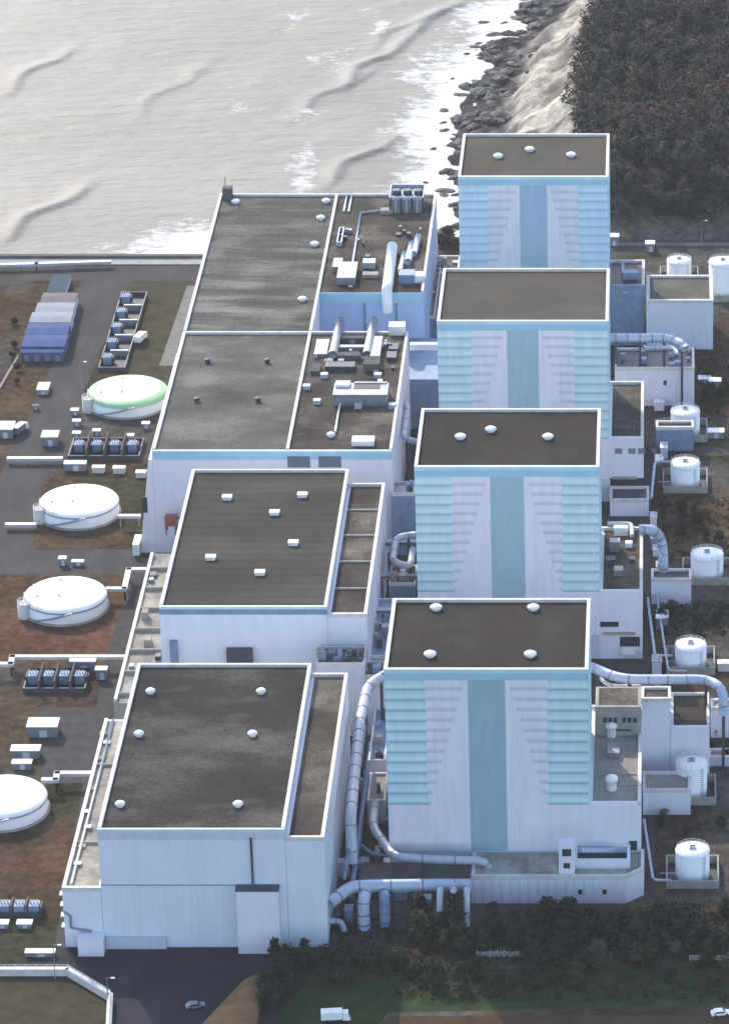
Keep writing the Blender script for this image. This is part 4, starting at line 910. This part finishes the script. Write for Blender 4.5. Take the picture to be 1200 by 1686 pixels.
# ------------------------------------------------------------ sea wall, fences, lamps
t = thing('sea_wall', 'long grey sea wall between the harbour road and the sea', 'sea wall', (-300, 1352, 0))
MB().box(-1200, -146, 1351.5, 1353.5, -20, 1.2).build('wall', M_['concrete_dark'], t)
MB().box(-1200, -146, 1346, 1351.4, .02, .35).build('walkway', M_['concrete'], t)
MB().box(-146, -78, 1351.5, 1353.5, -20, 1.2).build('wall', M_['concrete_dark'], t)
def fence(label, pts, h=1.6, m='steel', step=3.2):
    t = thing('fence', label, 'fence', (*pts[0], 0), 'fences'); q_ = MB()
    for (ax, ay), (bx, by) in zip(pts[:-1], pts[1:]):
        L = math.hypot(bx-ax, by-ay); n = max(1, int(L/step)); a = math.atan2(by-ay, bx-ax)
        for k in range(n+1): x, y = ax+(bx-ax)*k/n, ay+(by-ay)*k/n; MB().box(x-.08, x+.08, y-.08, y+.08, 0, h).build('post', M_[m], t)
        for hh in (.3, .6, .9, 1.2, 1.5): 
            if hh < h: q_.obox((ax+bx)/2, (ay+by)/2, hh, hh+.12, L, .06, a)
    q_.build('rails', M_[m], t)
wl = [G(-60,1606,0), G(112,1606,0), G(182,1648,0), G(176,1760,0)]
t = thing('boundary_wall', 'pale concrete wall with railing turning a corner at the lower left', 'wall', (*wl[0], 0))
b = MB()
for (ax, ay), (bx, by) in zip(wl[:-1], wl[1:]): b.obox((ax+bx)/2, (ay+by)/2, 0, 1.9, math.hypot(bx-ax, by-ay)+.5, 1.3, math.atan2(by-ay, bx-ax))
b.build('wall', M_['coping'], t); railing('rail', [(x, y, 1.9) for x, y in wl], '', 1.0, 2.4, 'white', parent=t)
fence('white rail fence along the far road at the right', [G(1008,405,0), G(1290,405,0)], 1.3, 'concrete')
fence('pale fence line crossing the shaded trees in the foreground', [G(785,1577,0), G(875,1577,0)], 2.2, 'coping', 1.6)
fence('low pale fence at the right edge among the foreground trees', [G(1135,1583,0), G(1215,1583,0)], 1.6, 'coping', 1.6)
fence('thin wire fence running up the grass at the far left', [G(-30,690,0), G(30,590,0)], 1.4, 'coping')
def lamp(px, py, label, h=9):
    x, y = G(px, py, 0); t = thing('street_lamp', label, 'street lamp', (x, y, 0), 'street lamps')
    MB().tube([(x,y,0),(x,y,h)], .12, 8).build('pole', M_['steel'], t)
    MB().tube(rounded([(x,y,h-.1),(x,y,h+.4),(x+1.4,y,h+.5)],.6), .08, 6).build('arm', M_['steel'], t)
    MB().box(x+1.1, x+2.0, y-.2, y+.2, h+.36, h+.58).build('lamp_head', M_['white'], t)
lamp(91, 1612, 'grey lamp post by the pale corner wall at the lower left'); lamp(178, 1655, 'lamp post at the bend of the pale corner wall', 7)
lamp(135, 640, 'lamp post beside the left road near the greenish tank'); lamp(56, 1000, 'thin lamp post left of the dome tank on reddish soil', 7)
lamp(1155, 400, 'lamp post by the far road at the right', 8)

# ------------------------------------------------------------ vehicles
def vehicle(px, py, label, rz, paint='white', truck=False, cat='car'):
    x, y = G(px, py, 0); t = thing('parked_truck' if truck else 'parked_car', label, cat, (x, y, 0), 'parked vehicles')
    L, W_ = (7.0, 2.3) if truck else (4.6, 1.8)
    if truck:
        MB().prism([(x-L/2, y-W_/2), (x+L/2-1.9, y-W_/2), (x+L/2-1.9, y+W_/2), (x-L/2, y+W_/2)], 1.0, 3.0).build('cargo_box', M_[paint], t)
        MB().box(x-L/2, x+L/2-.1, y-.9, y+.9, .55, .98).build('chassis', M_['steel_dark'], t)
        xs_ = x+L/2-1.8; MB().add([(xs_,y-1.1,.6),(xs_+1.8,y-1.1,.6),(xs_+1.8,y+1.1,.6),(xs_,y+1.1,.6),(xs_,y-1.05,2.5),(xs_+1.3,y-1.05,2.5),(xs_+1.3,y+1.05,2.5),(xs_,y+1.05,2.5)], [(0,3,2,1),(4,5,6,7),(0,1,5,4),(1,2,6,5),(2,3,7,6),(3,0,4,7)]).build('cab', M_['white'], t)
        MB().add([(xs_+1.72,y-.9,1.35),(xs_+1.72,y+.9,1.35),(xs_+1.38,y+.9,2.3),(xs_+1.38,y-.9,2.3)], [(0,1,2,3)]).build('windscreen', M_['dark'], t)
    else:
        side = [(-2.3,.35),(2.3,.35),(2.3,.8),(1.2,.98),(.5,1.48),(-1.3,1.5),(-2.1,1.0),(-2.3,.9)]
        n = len(side); vs = [(x+a, y-W_/2, b_) for a, b_ in side] + [(x+a, y+W_/2, b_) for a, b_ in side]
        MB().add(vs, [tuple(range(n)), tuple(range(2*n-1, n-1, -1))] + [(i, i+n, (i+1) % n+n, (i+1) % n) for i in range(n)]).build('body', M_[paint], t)
        for sy_ in (-1, 1): yy = y+sy_*(W_/2+.01); MB().add([(x+1.0,yy,1.0),(x+.45,yy,1.4),(x-1.25,yy,1.42),(x-1.9,yy,1.02)], [(0,1,2,3)]).build('side_window', M_['dark'], t)
        MB().add([(x+1.22,y-.75,1.0),(x+1.22,y+.75,1.0),(x+.56,y+.7,1.47),(x+.56,y-.7,1.47)], [(0,1,2,3)]).build('windscreen', M_['dark'], t)
    for a in (-L*.3, L*.3):
        for sy_ in (-1, 1):
            MB().tube([(x+a, y+sy_*(W_/2-.18), .36), (x+a, y+sy_*(W_/2+.03), .36)], .36, 14).build('wheel', M_['tyre'], t)
    t.rotation_euler.z = rz
vehicle(553, 1682, 'white van like truck on the road at the bottom edge of the picture', .1, 'white', True, 'truck')
vehicle(1186, 1672, 'white car at the lower right corner of the picture', .2)
vehicle(232, 562, 'small white truck at the end of the long transformer yard', 1.3, 'white', True, 'truck')
vehicle(322, 1660, 'grey car on the dark asphalt near the bare slope', .3, 'steel')
vehicle(34, 712, 'silver truck by the road crossing at the far left', 1.2, 'steel', True, 'truck')

# ------------------------------------------------------------ bare slope in the foreground
b = MB(); A = [P3(330,1690,0), P3(400,1615,0), P3(430,1600,0), P3(436,1640,0), P3(420,1700,0), P3(405,1760,0), P3(280,1760,0)]
n = len(A); cx_ = sum(p[0] for p in A)/n; cy_ = sum(p[1] for p in A)/n
ring = [(p[0], p[1], .03) for p in A]; r2 = [(cx_+(p[0]-cx_)*.6+random.uniform(-.5,.5)+2.0, cy_+(p[1]-cy_)*.65, 3.0+random.uniform(-.6,.6)) for p in A]
b.add(ring+r2+[(cx_+3, cy_, 4.4)], [(i, (i+1) % n, (i+1) % n+n, i+n) for i in range(n)] + [(i+n, (i+1) % n+n, 2*n) for i in range(n)], True)
tag(b.build('earth_bank', M_['earth']), kind='structure')

# ------------------------------------------------------------ vegetation
def leaf_mat(name, stops):
    q = NT(name, .85, 0, .15); at = q.n('ShaderNodeAttribute', attribute_name='leaf'); return q.out(q.ramp(at.outputs['Fac'], stops))
LM = dict(
 pine=leaf_mat('foliage_dark', [(0, (.008,.011,.006)), (.5, (.017,.024,.012)), (1, (.036,.044,.02))]),
 mixed=leaf_mat('foliage_olive', [(0, (.010,.011,.006)), (.5, (.027,.028,.014)), (1, (.06,.055,.028))]),
 autumn=leaf_mat('foliage_russet', [(0, (.05,.022,.014)), (.5, (.12,.05,.03)), (1, (.17,.085,.045))]),
 forest=leaf_mat('foliage_wood', [(0, (.014,.015,.013)), (.45, (.031,.030,.023)), (.78, (.072,.056,.040)), (1, (.085,.048,.034))]),
 bare=leaf_mat('foliage_bare', [(0, (.06,.05,.04)), (1, (.12,.10,.08))]))
def leaves(C, N, size, rs, ctr=None):
    """C clump centres (k,3), N leaves per clump -> quad verts array"""
    k = len(C); c = np.repeat(C, N, 0) + rs.normal(0, 1, (k*N, 3))*np.array([1, 1, .7])*size[1]
    a = rs.normal(0, 1, (k*N, 3))
    if ctr is not None:                                        # leaves mostly face outwards from the crown
        nrm = c - ctr; nrm /= np.linalg.norm(nrm, axis=1)[:, None]+1e-6; nrm += rs.normal(0, .38, nrm.shape); nrm /= np.linalg.norm(nrm, axis=1)[:, None]
        a = np.cross(nrm, a)
    a /= np.linalg.norm(a, axis=1)[:, None]; b_ = np.cross(a, rs.normal(0, 1, (k*N, 3)) if ctr is None else nrm); b_ /= np.linalg.norm(b_, axis=1)[:, None]
    s = size[0]*rs.uniform(.6, 1.3, (k*N, 1)); v = np.stack([c-a*s-b_*s*.6, c+a*s-b_*s*.6, c+a*s+b_*s*.6, c-a*s+b_*s*.6], 1)
    tone = np.repeat(rs.uniform(0, 1, k), N)*.65 + rs.uniform(0, 1, k*N)*.35
    return v.reshape(-1, 3), tone
def quads(name, V, tone, m):
    me = bpy.data.meshes.new(name); n = len(V)//4
    me.vertices.add(len(V)); me.vertices.foreach_set('co', V.astype(np.float32).ravel()); me.loops.add(len(V)); me.loops.foreach_set('vertex_index', np.arange(len(V), dtype=np.int32))
    me.polygons.add(n); me.polygons.foreach_set('loop_start', np.arange(0, len(V), 4, dtype=np.int32)); me.update(calc_edges=True)
    a = me.attributes.new('leaf', 'FLOAT', 'FACE'); a.data.foreach_set('value', tone.astype(np.float32)); me.materials.append(m); return me
def crown_pts(rs, h, rad, k, conic=False):
    z = rs.uniform(.28, 1, k); th = rs.uniform(0, 6.28, k)
    prof = (1.05-z)*1.2 if conic else np.sqrt(np.clip(1-((z-.6)/.42)**2, .05, 1))
    rr = rad*prof*np.sqrt(rs.uniform(.15, 1, k))
    return np.stack([rr*np.cos(th), rr*np.sin(th), z*h], 1)
def make_tree(kind, conic, h, rad, seed, k=34, N=26):
    rs = np.random.RandomState(seed); C = crown_pts(rs, h, rad, k, conic)
    C[:, 0] += C[:, 2]*rs.uniform(-.05,.05)
    V, tone = leaves(C, N, (.34, .62), rs, np.array([0, 0, h*.35])); me = quads('crown', V, tone, LM[kind])
    root = bpy.data.objects.new('pine_tree' if conic else 'broadleaf_tree', None); sc.collection.objects.link(root)
    o = bpy.data.objects.new('crown', me); sc.collection.objects.link(o); o.parent = root
    b = MB(); b.tube([(0,0,-.5), (.1,0,h*.4), (.15,.1,h*.85)], .22, 7)
    for j in range(6): a = j*1.05+seed; z = h*(.3+.08*j); b.tube([(.1,0,z), (math.cos(a)*rad*.6, math.sin(a)*rad*.6, z+h*.12)], .08, 5)
    b.build('trunk', M_['trunk'], root); return root
protos = [make_tree('pine', True, 8.5, 2.6, 1), make_tree('mixed', False, 7, 3.2, 2), make_tree('mixed', True, 7.5, 2.4, 3), make_tree('pine', False, 6.5, 3.0, 4), make_tree('autumn', False, 5.5, 2.6, 5, 26, 20), make_tree('bare', False, 6, 2.4, 6, 24, 12)]
used = [False]*len(protos)
def plant(i, x, y, s, label, group):
    z = 0.0 if y < 1368 else float(terrain(x, y)); rz = random.uniform(0, 6.28)
    if not used[i]:
        used[i] = True; t = protos[i]; t.location = (x, y, z); t.rotation_euler.z = rz; t['label'] = label; t['group'] = group; t.scale = (s, s, s)
    else: t = dup(protos[i], (x, y, z), rz, label, group, (s, s, s*random.uniform(.85, 1.15)))
    t['category'] = 'tree'; t.name = ['pine_tree','broadleaf_tree','pine_tree','broadleaf_tree','autumn_tree','bare_tree'][i]
KL = ['dark green pointed conifer', 'olive green rounded tree', 'slim olive conifer', 'dark green bushy tree', 'russet autumn tree', 'thin greyish bare tree']
rnd = random.Random(5); placed = []
def scatter(n, quad, kinds, smin, smax, mind, where, group):
    c = 0; tries = 0
    while c < n and tries < n*40:
        tries += 1; px = rnd.uniform(quad[0], quad[2]); py = rnd.uniform(quad[1], quad[3]); x, y = G(px, py, 0)
        if any((x-a)**2+(y-b_)**2 < mind**2 for a, b_ in placed): continue
        placed.append((x, y)); i = rnd.choice(kinds); plant(i, x, y, rnd.uniform(smin, smax), KL[i] + ' ' + where, group); c += 1
scatter(26, (690,1525,1030,1572), [0,0,3,1,2], .75, 1.15, 3.2, 'before the front annex', 'trees in the belt before the front annex')
scatter(24, (860,1535,1215,1600), [0,3,1,2,5], .7, 1.1, 3.3, 'in the shaded belt at the lower right', 'trees in the lower right belt')
scatter(14, (445,1590,700,1625), [1,3,2,0], .5, .85, 3.2, 'on the bank by the hall corner', 'trees on the bank by the hall corner')
scatter(6, (436,1578,478,1670), [0,3], .7, 1.0, 2.6, 'beside the bare brown slope', 'trees beside the bare slope')
scatter(12, (700,1600,1220,1625), [3,0,1], .45, .8, 3.5, 'on the bottom grass strip', 'trees on the grass strip')
scatter(6, (1100,1500,1200,1560), [1,4,0], .5, .8, 3, 'below the lowest white tank', 'trees below the lowest white tank')
scatter(9, (1090,835,1195,900), [3,2,5,4], .45, .7, 4, 'above the tall white tank', 'shrubs above the tall white tank')
scatter(7, (1085,1000,1195,1040), [3,0,5], .45, .75, 4, 'behind the silver duct', 'shrubs behind the silver duct')
scatter(7, (1150,610,1200,670), [0,3,1], .5, .8, 3.4, 'by the white fronted building', 'shrubs at the right edge')
scatter(5, (1085,1345,1195,1375), [3,5], .35, .55, 4, 'above the lowest white tank', 'shrubs above the lowest white tank')
scatter(5, (1150,1180,1200,1260), [3,0], .35, .5, 4, 'at the right edge beside the lilac service building', 'shrubs by the service building')
scatter(8, (705,385,752,420), [3,1], .5, .8, 2.5, 'left of the farthest striped building', 'shrubs by the shore')
scatter(5, (20,520,32,660), [1,3], .3, .45, 4, 'on the grass at the far left', 'shrubs at the far left')
ORD = ['leftmost','second from left','third from left','fourth from left','fifth from left','sixth from left','seventh from left','eighth from left','ninth from left','tenth from left','eleventh from left','twelfth from left','thirteenth from left','fourteenth from left']
by = {}
for o in sc.collection.objects:
    if o.get('category') == 'tree' and o.get('label'): by.setdefault(o['label'], []).append(o)
for l, os_ in by.items():
    if len(os_) > 1:
        os_.sort(key=lambda o: o.location.x/o.location.y)
        for k, o in enumerate(os_): o['label'] = l + ', ' + (ORD[k] if k < len(os_)-1 else 'rightmost')
# rough undergrowth
rs = np.random.RandomState(3); C = []
for _ in range(2600):
    q_ = [(460,1500,1210,1600),(640,1610,1215,1650),(1080,1490,1215,1560),(1085,820,1215,930),(1085,990,1215,1050),(1100,560,1215,700),(1006,368,1215,372)][rs.choice(7, p=[.5,.12,.1,.08,.07,.08,.05])]
    x, y = G(rs.uniform(q_[0], q_[2]), rs.uniform(q_[1], q_[3]), 0)
    if not (-120 < x < -3.2 and y > 905): C.append((x, y, rs.uniform(.1,.7)))
V, tn = leaves(np.array(C), 9, (.28,.55), rs); o = bpy.data.objects.new('undergrowth', quads('undergrowth', V, tn, LM['mixed'])); sc.collection.objects.link(o)
tag(o, 'low dark scrub covering the ground among the foreground trees', 'undergrowth', kind='stuff')
# forest on the headland
rs = np.random.RandomState(9); VV = []; TT = []
ys = np.arange(1379, 1860, 5.6)
nt_ = 0
for yy in ys:
    for xx in np.arange(-40 if yy < 1800 else 0, 250, 6.2):
        x = xx+rs.uniform(-2.2,2.2); y = yy+rs.uniform(-2.2,2.2)
        d = x-float(coast(y)); 
        if d < 44+rs.uniform(-3,4) and y > 1400: continue
        if x < -20 and y <= 1400: continue
        if x < -14 and y < 1386: continue
        near = x < 45
        h = rs.uniform(6, 14); rad = rs.uniform(2.8, 5.2); z = float(terrain(x, y))
        C = crown_pts(rs, h, rad, 18 if near else 7, rs.rand() < .35) + np.array([x, y, z])
        v, tn = leaves(C, 16 if near else 6, (.42, .8) if near else (1.0,1.1), rs, np.array([x, y, z+h*.3])); sp = rs.rand()
        VV.append(v); TT.append(np.clip(tn*.5 + (nz_ := rs.uniform(-.2,.34)) + (.32 if sp > .93 else 0)*vnoise(np.array([x]), np.array([y]), 25, 31)[0]*2 + rs.uniform(-.12,.12), 0, 1)); nt_ += 1
o = bpy.data.objects.new('wood', quads('wood', np.concatenate(VV), np.concatenate(TT), LM['forest'])); sc.collection.objects.link(o)
tag(o, 'dark dense wood covering the headland at the upper right', 'wood', kind='stuff')
for k, (px, py) in enumerate(((1100,165),(1115,178),(1020,175),(1008,190),(1150,150),(1190,230),(1085,210),(1125,160),(1060,150),(1170,190),(1030,215),(1105,145),(1140,200),(1195,175))):
    x, y = G(px, py, 14); plant(4, x, y, random.uniform(1.3,1.8), 'russet autumn tree showing in the dark wood on the headland', 'russet trees in the wood')

ru = sorted([o for o in sc.collection.objects if o.get('group') == 'russet trees in the wood'], key=lambda o: o.location.x/o.location.y)
for k, o in enumerate(ru): o['label'] = 'russet autumn tree in the dark wood on the headland, ' + (ORD[k] if k < len(ru)-1 else 'rightmost')
# ------------------------------------------------------------ rocks on the shore
def rock_proto(seed):
    rs = np.random.RandomState(seed); b = MB(); n = 10; prof = []
    vs = []; L = 5
    for j in range(L):
        r_ = [1.0, 1.02, .8, .45, .08][j]; z = [-.4, .05, .4, .62, .7][j]
        for k in range(n): a = 6.283*k/n; q_ = r_*rs.uniform(.78, 1.15); vs.append((q_*math.cos(a), q_*math.sin(a)*.8, z*rs.uniform(.85,1.15)))
    fs = [(j*n+k, j*n+(k+1) % n, (j+1)*n+(k+1) % n, (j+1)*n+k) for j in range(L-1) for k in range(n)] + [tuple(range((L-1)*n, L*n))]
    b.add(vs, fs); return b
rockm = plain('wet_rock', (.055,.052,.050), .8, var=.45, scale=.6)
rp = [rock_proto(s).build('shore_rock', rockm) for s in range(5)]
n = 0; rs = np.random.RandomState(21); usedr = set()
for k in range(230):
    t_ = rs.rand(); y = 1400 + t_*290; d = rs.normal(6, 8)
    x = float(coast(y)) + d
    if x < coast(y)-15: continue
    i = rs.randint(5); s = rs.uniform(1.2, 4.2)*(1 if d > -5 else .8)
    o = rp[i] if i not in usedr else rp[i].copy()
    if i in usedr: sc.collection.objects.link(o)
    usedr.add(i)
    z = max(float(terrain(x, y)), -12.3)
    o.location = (x, y, z); o.rotation_euler.z = rs.uniform(0, 6.28); o.scale = (s*rs.uniform(.8,1.5), s, s*rs.uniform(.35, .7))
    zone = 'behind the farthest striped building' if y < 1480 else 'below the pale cliff' if y < 1600 else 'at the top of the picture'
    tag(o, ('big ' if s > 3.1 else 'middling ' if s > 2.1 else 'small ') + 'dark wet rock ' + ('out in the foam ' if d < 4 else 'high on the shore ' if d > 13 else 'at the waterline ') + zone, 'rock', 'rocks along the shore')

# ------------------------------------------------------------ thin sea haze
HZ = NT('haze', 1); HZ.t.nodes.remove(HZ.b); ho = [n_ for n_ in HZ.t.nodes if n_.type == 'OUTPUT_MATERIAL'][0]
pv = HZ.n('ShaderNodeVolumePrincipled', {'Density': HAZE, 'Color': (.93,.95,1,1), 'Anisotropy': .2}); HZ.t.links.new(pv.outputs[0], ho.inputs['Volume'])
o = MB().box(-5200, 5200, -400, 9300, -24, 560).build('haze', HZ.m); tag(o, kind='stuff')
